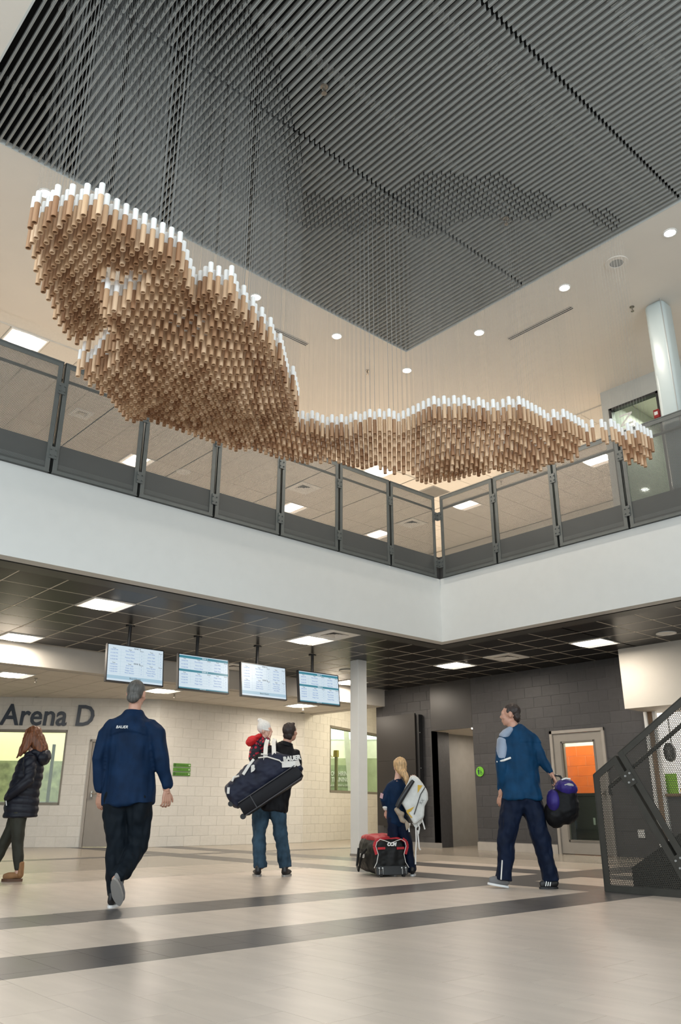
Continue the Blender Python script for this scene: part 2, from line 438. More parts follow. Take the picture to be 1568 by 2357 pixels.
for y0, y1 in secs:
    m = MB(); m.box(-.0065, .0065, 0, y1-y0, 0, .080); m.box(-.0075, .009, 0, y1-y0, 0, .006); slm.append(m.mesh('slat', m_slat))
for k in range(1, 94):
    x = SX0+.02+k*SP
    for q, (y0, y1) in enumerate(secs):
        if q < 3 and ns < 298: place('slat', slm[q], slats, loc=(x, y0, ZU)); ns += 1
        else: tail.box(x-.0065, x+.0065, y0, y1, ZU, ZU+.080)
        for c in (.35, 1.52): clips.box(x-.013, x-.006, y0+c-.035, y0+c+.035, ZU+.045, ZU+.095)
for y0, y1 in secs:
    for c in (.35, 1.52): rails.box(SX0, SX1, y0+c-.012, y0+c+.012, ZU+.095, ZU+.12)
rails.build('carrier_rail', m_black, slats, kind='stuff')
clips.build('slat_clip', m_slat, slats, kind='stuff')
tail.build('slat_field', m_slat, slats, kind='stuff')
# gallery lay-in ceiling beyond the soffit
UP = [(3.6, 11.73), (7.1, 14.6), (11.3, 11.65), (11.33, 14.65), (14.88, 14.62), (14.88, 11.7), (14.88, 8.15)]
UPD = [(10.7, 13.4), (14.8, 13.45)]
GR = (13.08, 11.66)
cells = []
for i in range(-3, 25):
    for j in range(-9, 10):
        x, y = 3.295+i*.61, 11.42+j*.61
        if (y > 11.0 and x < 16.5 and x > 1.8) or (x > 12.05 and y > 6.3 and x < 16.5): cells.append((x, y))
UPC = [cell(x, y, 3.295, 11.42, .61) for x, y in UP]; UPDC = [cell(x, y, 3.295, 11.42, .61) for x, y in UPD]; GRC = cell(*GR, 3.295, 11.42, .61)
tile_ceiling('ceiling_gallery', ZU, cells, .61, m_tile_w, m_grid_w, UPC+UPDC+[GRC], slab_rects=[(-4.6, 17.2, 11.05, 17.2), (12.05, 17.2, -4.6, 11.05)], barw=.010, drop=.004)
# gallery walls
m_wallup = mat('gallery_paint', (.60, .56, .50), .7, var=.02)
b = MB(); b.box(-4.6, 17.2, 17.0, 17.2, ZF, ZU); struct('wall_gallery_back', b, m_wallup)
b = MB(); b.box(17.0, 17.2, -4.6, 17.2, 3.5, ZU); struct('wall_gallery_side', b, m_wallup)
b = MB(); b.box(12.0, 17.0, 6.32, 6.45, ZF, ZU)
b.box(12.0, 12.12, -4.6, 6.32, 7.42, ZU); b.box(12.0, 12.12, -4.6, 5.40, ZF, 7.42)
struct('wall_gallery_right', b, mat('gallery_right_paint', (.50, .495, .46), .7, var=.02))
b = MB()
for r in ((6.27, 6.32, ZF, 7.42), (5.40, 5.44, ZF, 7.42)): b.box(11.985, 12.10, *r)
b.box(11.985, 12.10, 5.40, 6.32, 7.38, 7.42)
w1 = struct('window_1', b, mat('window_frame_dark', (.03, .03, .03), .4))
b = MB(); b.box(12.04, 12.05, 5.44, 6.27, ZF, 7.38); b.build('window_pane', m_glass, w1)
b = MB(); b.box(13.9, 14.0, 0, 6.32, ZF, ZU); b.box(12.12, 14.0, 5.3, 5.36, ZF, ZU); struct('wall_gallery_room', b, mat('gallery_room_paint', (.50, .52, .45), .7))
b = MB(); b.box(11.97, 12.0, 5.12, 5.40, ZF, 7.0); struct('door_1', b, mat('gallery_door', (.10, .10, .105), .5))
area_light('gallery_room_fill', (13.0, 5.9, 7.6), (13.0, 5.9, 0), .8, .5, 16, (1, .97, .88))  # unseen light, added to brighten the room behind the gallery glass
# outer shell behind the camera with its two glazed walls
for nm, wn, ax in (('wall_west', 'window_2', 0), ('wall_south', 'window_3', 1)):
    b = MB(); f = MB(); g = MB(); L0, L1 = -4.6, (17.2 if ax else 20.6)
    def bx(t, u0, u1, z0, z1, d0, d1):
        if ax: t.box(u0, u1, d0, d1, z0, z1)
        else: t.box(d0, d1, u0, u1, z0, z1)
    a0, a1 = -3.4, 9.0
    bx(b, L0, a0, 0, 8.6, -4.8, -4.6); bx(b, a1, L1, 0, 8.6, -4.8, -4.6); bx(b, a0, a1, 7.6, 8.6, -4.8, -4.6); bx(b, a0, a1, 0, .6, -4.8, -4.6)
    for k in range(9): u = a0+k*(a1-a0)/8; bx(f, u-.03, u+.03, .6, 7.6, -4.76, -4.64)
    for z in (.63, 2.6, 4.6, 6.2, 7.57): bx(f, a0, a1, z-.03, z+.03, -4.75, -4.65)
    bx(g, a0, a1, .6, 7.6, -4.705, -4.695)
    struct(nm, b, m_wallup); o = struct(wn, f, m_grey); g.build('window_pane', m_glass, o)
b = MB(); b.box(13.6, 17.2, -4.6, -4.5, 0, 4); struct('wall_south_low', b, m_bulk)

# ------------------------------------------------------------------ rooms seen through the glass
m_acream = mat('arena_cream', (.74, .70, .53), .7, var=.03)
m_agreen = mat('arena_green', (.19, .21, .125), .8, var=.45, scale=5)
m_aboard = mat('arena_board_green', (.42, .45, .29), .7, var=.15, scale=4)
m_winfr = mat('window_frame_bronze', (.20, .185, .15), .45, var=.05)
def window_frame(name, wall, x0, x1, z0, z1, label=None, depth=.14, w=.05, mull=()):
    b = MB(); d0, d1 = -.004, depth
    b.box(x0, x1, d0, d1, z0, z0+w); b.box(x0, x1, d0, d1, z1-w, z1); b.box(x0, x0+w*.7, d0, d1, z0, z1); b.box(x1-w*.7, x1, d0, d1, z0, z1)
    for m in mull: b.box(m-.025, m+.025, d0+.03, d1, z0, z1)
    o = struct(name, b, m_winfr, wall)
    g = MB(); g.box(x0, x1, .09, .098, z0, z1); g.build('window_pane', m_glass, o)
    return o
window_frame('window_4', wallA, 1.4, 5.27, .82, 2.34)
window_frame('window_5', wallC, 1.37, 4.85, 1.16, 2.85, w=.06)
# arena behind the left window
b = MB(); b.box(-3, 8, 6.0, 6.1, 0, 5.5); b.box(-3, 8, .25, 6.1, 5.5, 5.6); b.box(-3.1, -3, .2, 6.1, 0, 5.5); b.box(6.9, 7.0, .25, 6.1, 0, 5.5)
ar = struct('wall_arena_left', b, m_acream); ar.parent = wallA
b = MB(); b.box(-3, 6.9, 5.9, 6.0, 0, 2.0); b.build('arena_dado', m_agreen, ar)
b = MB()
for x in (2.2, 4.75): b.box(x-.03, x+.03, 1.15, 1.21, .0, 2.12)
b.build('arena_post', mat('post_bronze', (.24, .21, .13), .5), ar)
b = MB()
for x in (3.95, 4.9, 5.5): b.box(x-.012, x+.012, 1.6, 1.63, .9, 1.12)
b.box(-3, 6.9, 1.6, 1.62, .86, .9)
b.build('arena_rail', m_white, ar)
b = MB(); b.box(5.0, 5.6, 4.6, 4.9, 3.2, 3.3); b.box(1.2, 2.0, 4.8, 5.2, 3.1, 3.2)
b.build('arena_lamp', emit_mat('arena_lamp_glow', (1, .97, .8), 6), ar)
area_light('arena_lamps_left', (1.5, 3.0, 5.3), (1.5, 3.2, 0), 7, 4, 520, (1, .95, .74), wallA)
# second rink behind the right window
b = MB(); b.box(-5, 4, 0, .1, 0, 6); b.box(-5, 4, -3.2, .1, 6, 6.1); b.box(-5.1, -5, -3.2, .1, 0, 6); b.box(4, 4.1, -3.2, .1, 0, 6)
ar2 = struct('wall_arena_right', b, mat('arena_white', (.80, .79, .68), .7)); ar2.location = (19.09, 20.49, 0); ar2.rotation_euler = (0, 0, -.75)
b = MB(); b.box(-5, 4, -.04, 0, 0, 2.35); b.build('arena_dado', m_aboard, ar2)
b = MB(); b.box(-5, -.18, -.06, -.04, 0, 2.13); b.build('arena_banner', mat('arena_board_dark', (.26, .31, .19), .7, var=.2, scale=5), ar2)
for k in range(9):
    b = MB(); b.box(-4.9+k*.98, -4.02+k*.98, -.03, -.005, 2.96, 3.8); b.build('clerestory_pane', emit_mat('daylight_pane', (.92, .97, 1), 1.1), ar2)
b = MB(); b.bar((-.52, -.5, 4.6), (-.16, -.5, .1), .17, .12, (0, 1, 0)); b.build('arena_beam', mat('beam_white', (.78, .77, .68), .6), ar2)
m = MB()
for st, w_, h_, z_ in (('NOW HIRING', .71, .145, 1.79), ('& TRAINING!', .70, .145, 1.60), ('Find US - TODAY in 2017', .68, .06, 1.46)):
    q = text_mesh([(st, 1., 0, 0, 'LEFT', .006, 0, 0., .012)]); xs_ = [v[0] for v in q.v]; zs_ = [v[2] for v in q.v]
    m.add([((v[0]-min(xs_))*w_/(max(xs_)-min(xs_))-1.0, v[1]-.072, (v[2]-min(zs_))*h_/(max(zs_)-min(zs_))+z_) for v in q.v], q.f)
m.build('banner_text', m_white, ar2)
b = MB(); b.box(14.2, 19.0, 13.97, 14.05, 0, 4.0); b.box(18.2, 18.3, 14.0, 18.2, 0, 4.0); struct('wall_light_block', b, m_bulk)  # unseen walls, added to keep sky light from leaking into the hall
area_light('hall_fill', (15.6, 14.6, 3.9), (15.6, 14.6, 0), 1.6, 1.6, 130, (1, .88, .66))  # unseen warm light, added to brighten the back right wall
area_light('arena_lamps_right', (-.5, -2.2, 5.7), (-.5, -.5, 0), 6, 2, 520, (1, .97, .82), ar2)
t = thing('net_post', 'bronze post with a yellow top seen through the right arena window', 'post'); t.parent = None
t.location = wallC.location+Matrix.Rotation(RZC, 3, 'Z')@Vector((2.68, .5, 0)); t.rotation_euler = (0, 0, RZC)
b = MB(); b.box(-.035, .035, -.035, .035, 0, 2.3); b.build('post_shaft', mat('post_bronze2', (.30, .26, .14), .5), t)
b = MB(); b.box(-.05, .06, -.05, .05, 2.12, 2.3); b.build('post_cap', mat('post_yellow', (.55, .40, .10), .5), t)
b = MB(); b.tube([(-.05, 0, 2.2), (-.14, 0, 2.28), (-.17, 0, 2.12), (-.26, 0, 2.10), (-.4, 0, 2.2)], .012, 6); b.build('post_hook', mat('post_yellow', (.55, .40, .10)), t)

# left door
def flush_door(name, wall, x0, x1, z1, mdoor, mframe):
    b = MB(); f = .05
    b.box(x0, x0+f, -.02, .16, 0, z1); b.box(x1-f, x1, -.02, .16, 0, z1); b.box(x0, x1, -.02, .16, z1-f, z1)
    o = struct(name, b, mframe, wall)
    d = MB(); d.box(x0+f+.004, x1-f-.004, .02, .065, .012, z1-f-.004); d.build('door_leaf', mdoor, o)
    return o
d = flush_door('door_2', wallA, 5.77, 6.82, 2.15, m_doorgrey, m_framegrey)
b = MB(); b.box(5.82, 6.77, .03, .12, 0, .008); b.build('door_sill', mat('sill_brass', (.75, .62, .38), .25, .8), d)
b = MB(); b.box(5.9, 5.93, -.03, .02, .98, 1.10); b.tube([(5.915, -.03, 1.05), (5.915, -.06, 1.05), (6.03, -.06, 1.05)], .012, 8); b.build('door_handle', m_chrome, d)
# grey glazed door on the charcoal wall
x0, x1, z1 = 4.57, 5.73, 2.17
b = MB(); f = .055
b.box(x0, x0+f, -.03, .17, 0, z1); b.box(x1-f, x1, -.03, .17, 0, z1); b.box(x0, x1, -.03, .17, z1-f, z1)
d = struct('door_3', b, m_framegrey, wallD)
gx0, gx1, gz0, gz1 = 4.80, 5.50, .23, 1.95
b = MB(); b.box(x0+f+.005, gx0, .0, .045, .012, z1-f-.005); b.box(gx1, x1-f-.005, .0, .045, .012, z1-f-.005); b.box(gx0, gx1, .0, .045, .012, gz0); b.box(gx0, gx1, .0, .045, gz1, z1-f-.005)
lf = b.build('door_leaf', m_doorgrey, d)
b = MB(); e = .018
b.box(gx0-e, gx0+e, -.008, .05, gz0-e, gz1+e); b.box(gx1-e, gx1+e, -.008, .05, gz0-e, gz1+e); b.box(gx0, gx1, -.008, .05, gz0-e, gz0+e); b.box(gx0, gx1, -.008, .05, gz1-e, gz1+e)
b.build('glazing_bead', mat('bead_taupe', (.16, .145, .125), .45), d)
b = MB(); b.box(gx0, gx1, .02, .028, gz0, gz1); b.build('window_pane', m_glass, d)
b = MB(); b.box(5.60, 5.63, -.02, 0, .95, 1.1); b.tube([(5.615, -.02, 1.03), (5.615, -.055, 1.03), (5.52, -.055, 1.03)], .011, 8); b.build('door_handle', m_chrome, d)
# orange room behind that door
orange = cmu_wall('wall_orange', (15.6, 10.95, 0), -math.pi/2, 3.6, 2.03, [], mat('block_orange', (.72, .15, .028), .45, var=.08, rnd=.05), mat('mortar_orange', (.80, .34, .18), .6), thick=.15)
b = MB(); b.box(15.6, 15.75, 7.3, 10.95, 2.03, 3.0); b.box(13.8, 15.7, 10.95, 11.0, 0, 3.0); b.box(13.8, 15.7, 7.34, 7.40, 0, 3.0); b.box(13.8, 15.7, 7.34, 11.0, 3.0, 3.05)
struct('wall_orange_room', b, mat('room_white', (.72, .70, .64), .7))
area_light('orange_room_lamp', (14.7, 9.6, 2.95), (14.9, 9.6, 0), 1.2, 1.2, 60, (1, .9, .78))
t = thing('storage_cabinet', 'low black cabinet behind the glass of the grey door', 'cabinet', (14.25, 9.05, 0))
b = MB(); b.box(-.25, .25, -.8, .8, .05, 1.0); b.build('body', m_dkblk, t, bevel=.01)
b = MB(); b.box(-.28, .28, -.83, .83, 1.0, 1.05); b.build('top', m_dkblk, t)
for k in (-.4, .4):
    b = MB(); b.box(-.27, -.25, k-.37, k+.37, .08, .93); dd = b.build('door', m_plast, t)
    b = MB(); b.box(-.285, -.27, k-.02, k+.02, .5, .62); b.build('handle', m_grey, dd)

# recess with the washroom passage, its black header and lining
R1, R2 = 1.52, 2.68
b = MB(); b.box(R1, R2, .0, .06, 2.37, ZC); hd = struct('trim_6', b, mat('header_black', (.04, .037, .036), .35, var=.08, scale=3), wallD)
b = MB(); b.box(R1-.3, R2+.9, .06, 2.6, 2.37, 2.45); struct('ceiling_recess', b, m_cream, wallD)
b = MB(); b.box(R1-.02, R1, .0, .5, 0, 2.37); b.box(R1-.2, R1-.02, .5, .6, 0, 2.37); b.box(R2, R2+.02, 0.2, .9, 0, 2.37); struct('wall_recess_side', b, m_cmu_b, wallD)
b = MB(); b.box(R1-.9, R2+1.2, 2.2, 2.3, 0, 2.45); b.box(R1-.3, R1-.2, .5, 2.2, 0, 2.45); b.box(R2+.8, R2+.9, .2, 2.2, 0, 2.45); struct('wall_recess_back', b, m_taupe, wallD)
b = MB(); b.box(R1-.2, R2-.05, 2.12, 2.2, 2.27, 2.37); b.box(R2-.05, R2+.09, 1.9, 2.3, 0, 2.37); struct('trim_7', b, m_cream, wallD)
b = MB(); b.box(R2+.09, R2+.8, 2.2, 2.3, 0, 2.37); struct('wall_recess_dark', b, m_cmu_b, wallD)
area_light('recess_lamp', (14.9, 11.6, 2.33), (14.9, 11.6, 0), .5, .5, 15, WARM)
b = MB(); b.box(R2-.09, R2-.01, .08, .2, 2.345, 2.37)
o = b.build('strip_light', emit_mat('strip_glow', (1, .92, .8), 8)); o.location = (13.6, 13.77, 0); o.rotation_euler = (0, 0, -math.pi/2); o['label'] = 'small bright strip light in the ceiling of the washroom passage'; o['category'] = 'light'

# big black feature panel hung on the charcoal wall
t = thing('feature_panel', 'large glossy black panel mounted on the charcoal block wall behind the girl', 'panel', (13.592, 13.77, 0), -math.pi/2)
b = MB(); b.box(-.02, 1.19, -.16, -.12, .42, 1.78); b.build('panel_board', m_panelblk, t)
b = MB(); b.box(-.02, 1.19, -.16, -.12, 1.784, 2.77); b.build('panel_board', m_panelblk, t)
b = MB(); b.box(.0, 1.27, -.12, 0, .44, 2.74); b.build('panel_backing', m_dkblk, t)
for z in (.8, 1.6, 2.35):
    b = MB(); b.tube([(1.195, -.09, z), (1.28, -.09, z)], .012, 8); b.build('bolt', m_grey, t)

# ------------------------------------------------------------------ columns
b = MB(); b.box(-.11, .11, -.11, .11, 0, ZC)
o = struct('column_lower', b, m_colw, bevel=.008); o.location = (10.37, 11.12, 0)
b = MB(); b.box(-.118, .118, -.118, .118, 0, .03); b.build('base_plate', m_taupe, o)
b = MB(); b.box(10.09, 10.40, 4.27, 4.57, ZF, ZU)
o = struct('column_upper', b, mat('column_upper_paint', (.43, .49, .49), .3, var=.01)); bv = o.modifiers.new('bevel', 'BEVEL'); bv.width = .075; bv.segments = 5; o.data.polygons.foreach_set('use_smooth', [True]*len(o.data.polygons))
b = MB(); b.tube([(10.098, 4.303, ZF), (10.098, 4.303, ZU)], .006, 6); b.build('joint_line', m_grey, o)

# ------------------------------------------------------------------ ceiling fixtures
def troffer(name, x, y, z, s, label, group, lens, watt, rot=0., col=WARM):
    t = thing(name, label, 'light', (x, y, z), rot, group)
    h = s/2; b = MB()
    for r in ((-h, h, -h, -h+.02), (-h, h, h-.02, h), (-h, -h+.02, -h+.02, h-.02), (h-.02, h, -h+.02, h-.02)): b.box(*r, -.012, .01)
    b.build('frame', m_white, t)
    k = h-.02
    for sg in (-1, 1):
        b = MB(); b.add([(sg*k, -k, -.004), (sg*k, k, -.004), (sg*.19*s/.61, k, .012), (sg*.19*s/.61, -k, .012)], [(0, 1, 2, 3)])
        b.build('reflector', emit_mat('reflector_glow', (.95, .86, .76), .55), t)
    b = MB(); w = .19*s/.61; n = 8; vs = []
    for i in range(n+1):
        a = math.pi*i/n; vs += [(-w*math.cos(a), -k, .010-.028*math.sin(a)), (-w*math.cos(a), k, .010-.028*math.sin(a))]
    b.add(vs, [(2*i, 2*i+1, 2*i+3, 2*i+2) for i in range(n)]+[tuple(range(0, 2*n+2, 2)), tuple(range(2*n+1, 0, -2))])
    b.build('lens', lens, t, smooth=True)
    area_light(name+'_lamp', (0, 0, -.06), (0, 0, -2), s*.8, s*.8, watt, col, t)
    return t
LT = ['square white ceiling light above the first hanging screen, in black ceiling tiles', 'square white ceiling light at the far left, beside the white bulkhead', 'square white ceiling light beside the louvred vent above the fourth screen', 'square white ceiling light in front of the black washroom header', 'square white ceiling light above the man with the purple bag', 'square white ceiling light half hidden behind the white column']
for (x, y), lb in zip(LOW, LT): troffer('ceiling_light', x, y, ZC-.004, .605, lb, 'square lights in the black ceiling', m_lens, 34)
LT = ['square light in the low white ceiling at the left edge, above the wall lettering', 'square light in the low white ceiling behind the head of the nearest man', 'square light in the low white ceiling below the fourth screen']
for (x, y), lb in zip(LWC, LT): troffer('ceiling_light', x, y, ZW-.004, .60, lb, 'square lights in the low white ceiling', m_lens, 38)
LT = ['square gallery ceiling light above the top rail of the leftmost panel', 'square gallery light seen through the third left railing panel', 'square gallery ceiling light between the sculpture and the top rail', 'square gallery light seen through the fifth left railing panel', 'square gallery ceiling light across the seam of the last two left railing panels', 'square gallery light seen through the first panel right of the corner', 'square gallery light seen through the third panel right of the corner', 'square gallery ceiling light hidden behind the wooden rods']
for (x, y), lb in zip(UPC, LT): troffer('ceiling_light', x, y, ZU-.004, .60, lb, 'square lights in the gallery ceiling', m_lens_up, 74, 0., (1, .91, .79))

def diffuser(x, y, z, s, label, rot=0.):
    t = thing('air_diffuser', label, 'vent', (x, y, z), rot, 'square louvred air diffusers')
    h = s/2; b = MB(); i = h*.56
    for r in ((-h, h, -h, -i), (-h, h, i, h), (-h, -i, -i, i), (i, h, -i, i)): b.box(*r, -.01, .012)
    b.build('plate', m_white, t)
    for k, q in enumerate((.56, .38, .2)):
        b = MB(); a = h*q-.008; c = a-.055*s/.6; zz = -.014+.008*k
        for sx, sy, ex, ey in ((-1, -1, 1, -1), (1, -1, 1, 1), (1, 1, -1, 1), (-1, 1, -1, -1)):
            b.add([(sx*a, sy*a, zz), (ex*a, ey*a, zz), (ex*c, ey*c, zz+.03), (sx*c, sy*c, zz+.03)], [(0, 1, 2, 3)])
        b.build('louvre', m_white, t)
    b = MB(); b.box(-i, i, -i, i, .013, .017); b.build('duct', m_dkblk, t)
    return t
for (x, y), lb in zip(LOWD, ('square white vent beside the ceiling light above the fourth screen', 'square white vent between the two right lights in the black ceiling', 'square white vent peeking out between the second and third screens')):
    diffuser(x, y, ZC-.004, .605, lb)
for (x, y, s), lb in zip(((UPDC[0][0], UPDC[0][1], .58), (UPDC[1][0], UPDC[1][1], .58), (5.40, 13.48, .36)), ('square vent seen through the fourth left railing panel, above a light', 'square vent seen through the last left railing panel next to the corner', 'small square vent seen through the second left railing panel')):
    diffuser(x, y, ZU-.004, s, lb)
t = thing('return_grille', 'dark grey square grille in the gallery ceiling above the railing corner', 'vent', (*GRC, ZU-.003))
b = MB(); b.box(-.29, .29, -.29, .29, -.006, .012); b.build('grille_frame', m_grey, t)
for k in range(11):
    b = MB(); y = -.26+.052*k; b.add([(-.27, y-.018, -.006), (.27, y-.018, -.006), (.27, y+.018, -.016), (-.27, y+.018, -.016)], [(0, 1, 2, 3)]); b.build('slat', mat('grille_grey', (.17, .165, .155), .6), t)
def slot(x0, x1, y0, y1, label):
    t = thing('slot_diffuser', label, 'vent', ((x0+x1)/2, (y0+y1)/2, ZU-.002), 0, 'long slot diffusers in the soffit')
    lx, ly = (x1-x0)/2, (y1-y0)/2; b = MB(); along = lx > ly
    if along:
        for a in (-ly, -.005, ly-.010): b.box(-lx, lx, a, a+.010, -.008, .01)
    else:
        for a in (-lx, -.005, lx-.010): b.box(a, a+.010, -ly, ly, -.008, .01)
    b.build('frame', m_soffit, t)
    b = MB(); b.box(-lx, lx, -ly, ly, -.003, .004); b.build('slot', m_dkblk, t)
slot(5.85, 7.05, 8.70, 8.785, 'long double slot vent to the right of the large rod mass')
slot(9.30, 9.385, 5.30, 6.46, 'long double slot vent beside the right downlights')
DL = [(2.51, 8.25), (5.67, 8.25), (7.24, 8.23), (8.835, 8.22), (8.84, 6.655), (8.84, 5.095), (8.85, 3.51)]
LT = ['round downlight behind the white rod tips at the far left', 'round downlight touching the white rod tips above the slot vent', 'round downlight right of the left slot vent', 'round downlight below the corner of the slat ceiling', 'round downlight left of the right slot vent', 'round downlight above the right slot vent', 'round downlight at the right edge, beyond the round speaker', 'round downlight hidden behind the rod sculpture']
for (x, y), lb in zip(DL, LT):
    t = thing('downlight', lb, 'light', (x, y, ZU-.002), 0, 'round downlights in the soffit')
    b = MB(); b.disc((0, 0), .088, -.008, .006, 24, 0, .07); b.build('trim_ring', m_white, t)
    b = MB(); b.disc((0, 0), .071, -.004, .004, 24); b.build('lens', m_down, t)
    area_light('downlight_lamp', (0, 0, -.03), (0, 0, -3), .14, .14, 26, (1, .9, .78), t)
def speaker(x, y, z, r, ri, label, ring, gr):
    t = thing('ceiling_speaker', label, 'speaker', (x, y, z), 0, 'round ceiling speakers')
    b = MB(); b.disc((0, 0), r, -.014, .004, 32, 0, ri); b.build('rim', ring, t, smooth=True)
    b = MB(); b.disc((0, 0), ri+.002, -.008, .004, 32); b.build('grille', gr, t)
speaker(8.89, 4.30, ZU, .155, .092, 'round speaker with grey grille and white rim in the soffit at right', m_soffit, m_grey)
speaker(4.90, 8.28, ZU, .10, .085, 'grey round speaker behind the white rod tips at the notch', m_grey, m_grey)
speaker(8.32, 14.6, ZU, .16, .12, 'pale round speaker seen through the third left railing panel', m_white, m_white)
speaker(10.95, 12.1, ZC, .15, .11, 'white round speaker left of the white column', m_white, m_white)
speaker(12.22, 5.95, ZC, .155, .115, 'white round speaker near the right edge of the black ceiling', m_white, m_white)
def sprinkler(x, y, z, label, k=1.):
    t = thing('sprinkler', label, 'sprinkler', (x, y, z), 0, 'fire sprinklers')
    b = MB(); b.disc((0, 0), .034*k, -.008, .003, 16); b.build('escutcheon', m_chrome, t)
    b = MB(); b.tube([(0, 0, 0), (0, 0, -.05*k)], .009*k, 8); b.tube([(-.014*k, 0, -.02*k), (-.02*k, 0, -.05*k), (0, 0, -.075*k)], .004*k, 6); b.tube([(.014*k, 0, -.02*k), (.02*k, 0, -.05*k), (0, 0, -.075*k)], .004*k, 6); b.build('frame_arms', m_chrome, t)
    b = MB(); b.disc((0, 0), .024*k, -.082*k, -.076*k, 12); b.build('deflector', m_chrome, t)
sprinkler(8.34, 8.68, ZU, 'sprinkler on the soffit between two downlights')
sprinkler(9.99, 4.69, ZU, 'sprinkler on the soffit beside the upper column')
sprinkler(4.04, 4.81, ZU+.005, 'sprinkler poking through the slat ceiling, upper middle', 1.2)
sprinkler(7.05, 4.77, ZU+.005, 'sprinkler poking through the slat ceiling near the right cables', 1.2)
sprinkler(14.0, 10.2, ZU, 'sprinkler seen through the railing panel right of the corner')
sprinkler(5.78, 14.97, ZW, 'sprinkler in the low white ceiling above the letter A')
sprinkler(8.8, 15.11, ZW, 'sprinkler in the low white ceiling below the second screen')
sprinkler(12.2, 15.0, ZW, 'sprinkler in the low white ceiling below the fourth screen')

# ------------------------------------------------------------------ gallery railings
def railing(name, label, group, start, rz, brks, first_gap):
    """guard railing of bolted steel panels: local x along the run, viewer on the -y side"""
    t = thing(name, label, 'railing', start, rz, group)
    z0, z1 = 0., 5.885-FZ1
    for i, (a, c) in enumerate(brks):
        g = .012; x0, x1 = a+g, c-g; b = MB(); w = .062
        b.box(x0, x0+w, -.03, -.022, z0, z1); b.box(x1-w, x1, -.03, -.022, z0, z1)
        b.box(x0, x0+.006, -.03, .03, z0, z1); b.box(x1-.006, x1, -.03, .03, z0, z1)
        b.box(x0, x1, -.034, .035, z1-.012, z1); b.box(x0+w, x1-w, -.03, -.022, z1-.075, z1)
        b.box(x0, x1, -.034, .03, z0, z0+.01); b.box(x0+w, x1-w, -.03, -.022, z0, z0+.045)
        p = b.build('panel_frame', m_rail, t)
        s = MB(); s.box(x0+.01, x1-.01, -.020, -.0185, z0+.012, z1-.014)
        s.build('perforated_sheet', m_perf, p)
        s = MB(); s.tube([(x0, .03, z1-.215), (x1, .03, z1-.215)], .021, 8); s.build('handrail', m_rail, p, smooth=True)
        s = MB(); s.box(x0+w, x1-w, -.012, .01, z0+.075, z0+.13); s.build('bottom_rail', mat('bottom_rail_steel', (.30, .31, .30), .4, .3), p)
    for i in range(len(brks)+1):
        if i == 0 and not first_gap: continue
        x = brks[i][0] if i < len(brks) else brks[-1][1]
        for z in (.25, .27+.83):
            b = MB(); b.box(x-.042, x+.042, -.042, -.030, z-.075, z+.075); q = b.build('joint_plate', m_rail, t)
            for sx in (-.03, .03):
                for sz in (-.035, .035):
                    s = MB(); s.tube([(x+sx, -.058, z+sz), (x+sx, -.04, z+sz)], .0105, 8); s.build('bolt', m_rail, q)
    return t
xs = [.93, 2.06, 3.19, 4.32, 5.44, 6.56, 7.69, 8.81, 9.925]
railing('gallery_railing', 'dark grey perforated steel railing on the left gallery edge, under the rods', 'gallery guard railings', (0, FY-.005, FZ1+.004), 0, list(zip(xs, xs[1:])), False)
ys = [8.61, 7.45, 6.31, 5.17, 4.03, 2.89]
railing('gallery_railing', 'dark grey perforated steel railing on the right gallery edge, below the upper column', 'gallery guard railings', (FX-.005, 8.70, FZ1+.004), -math.pi/2, [(8.70-a, 8.70-c) for a, c in zip(ys, ys[1:])], True)

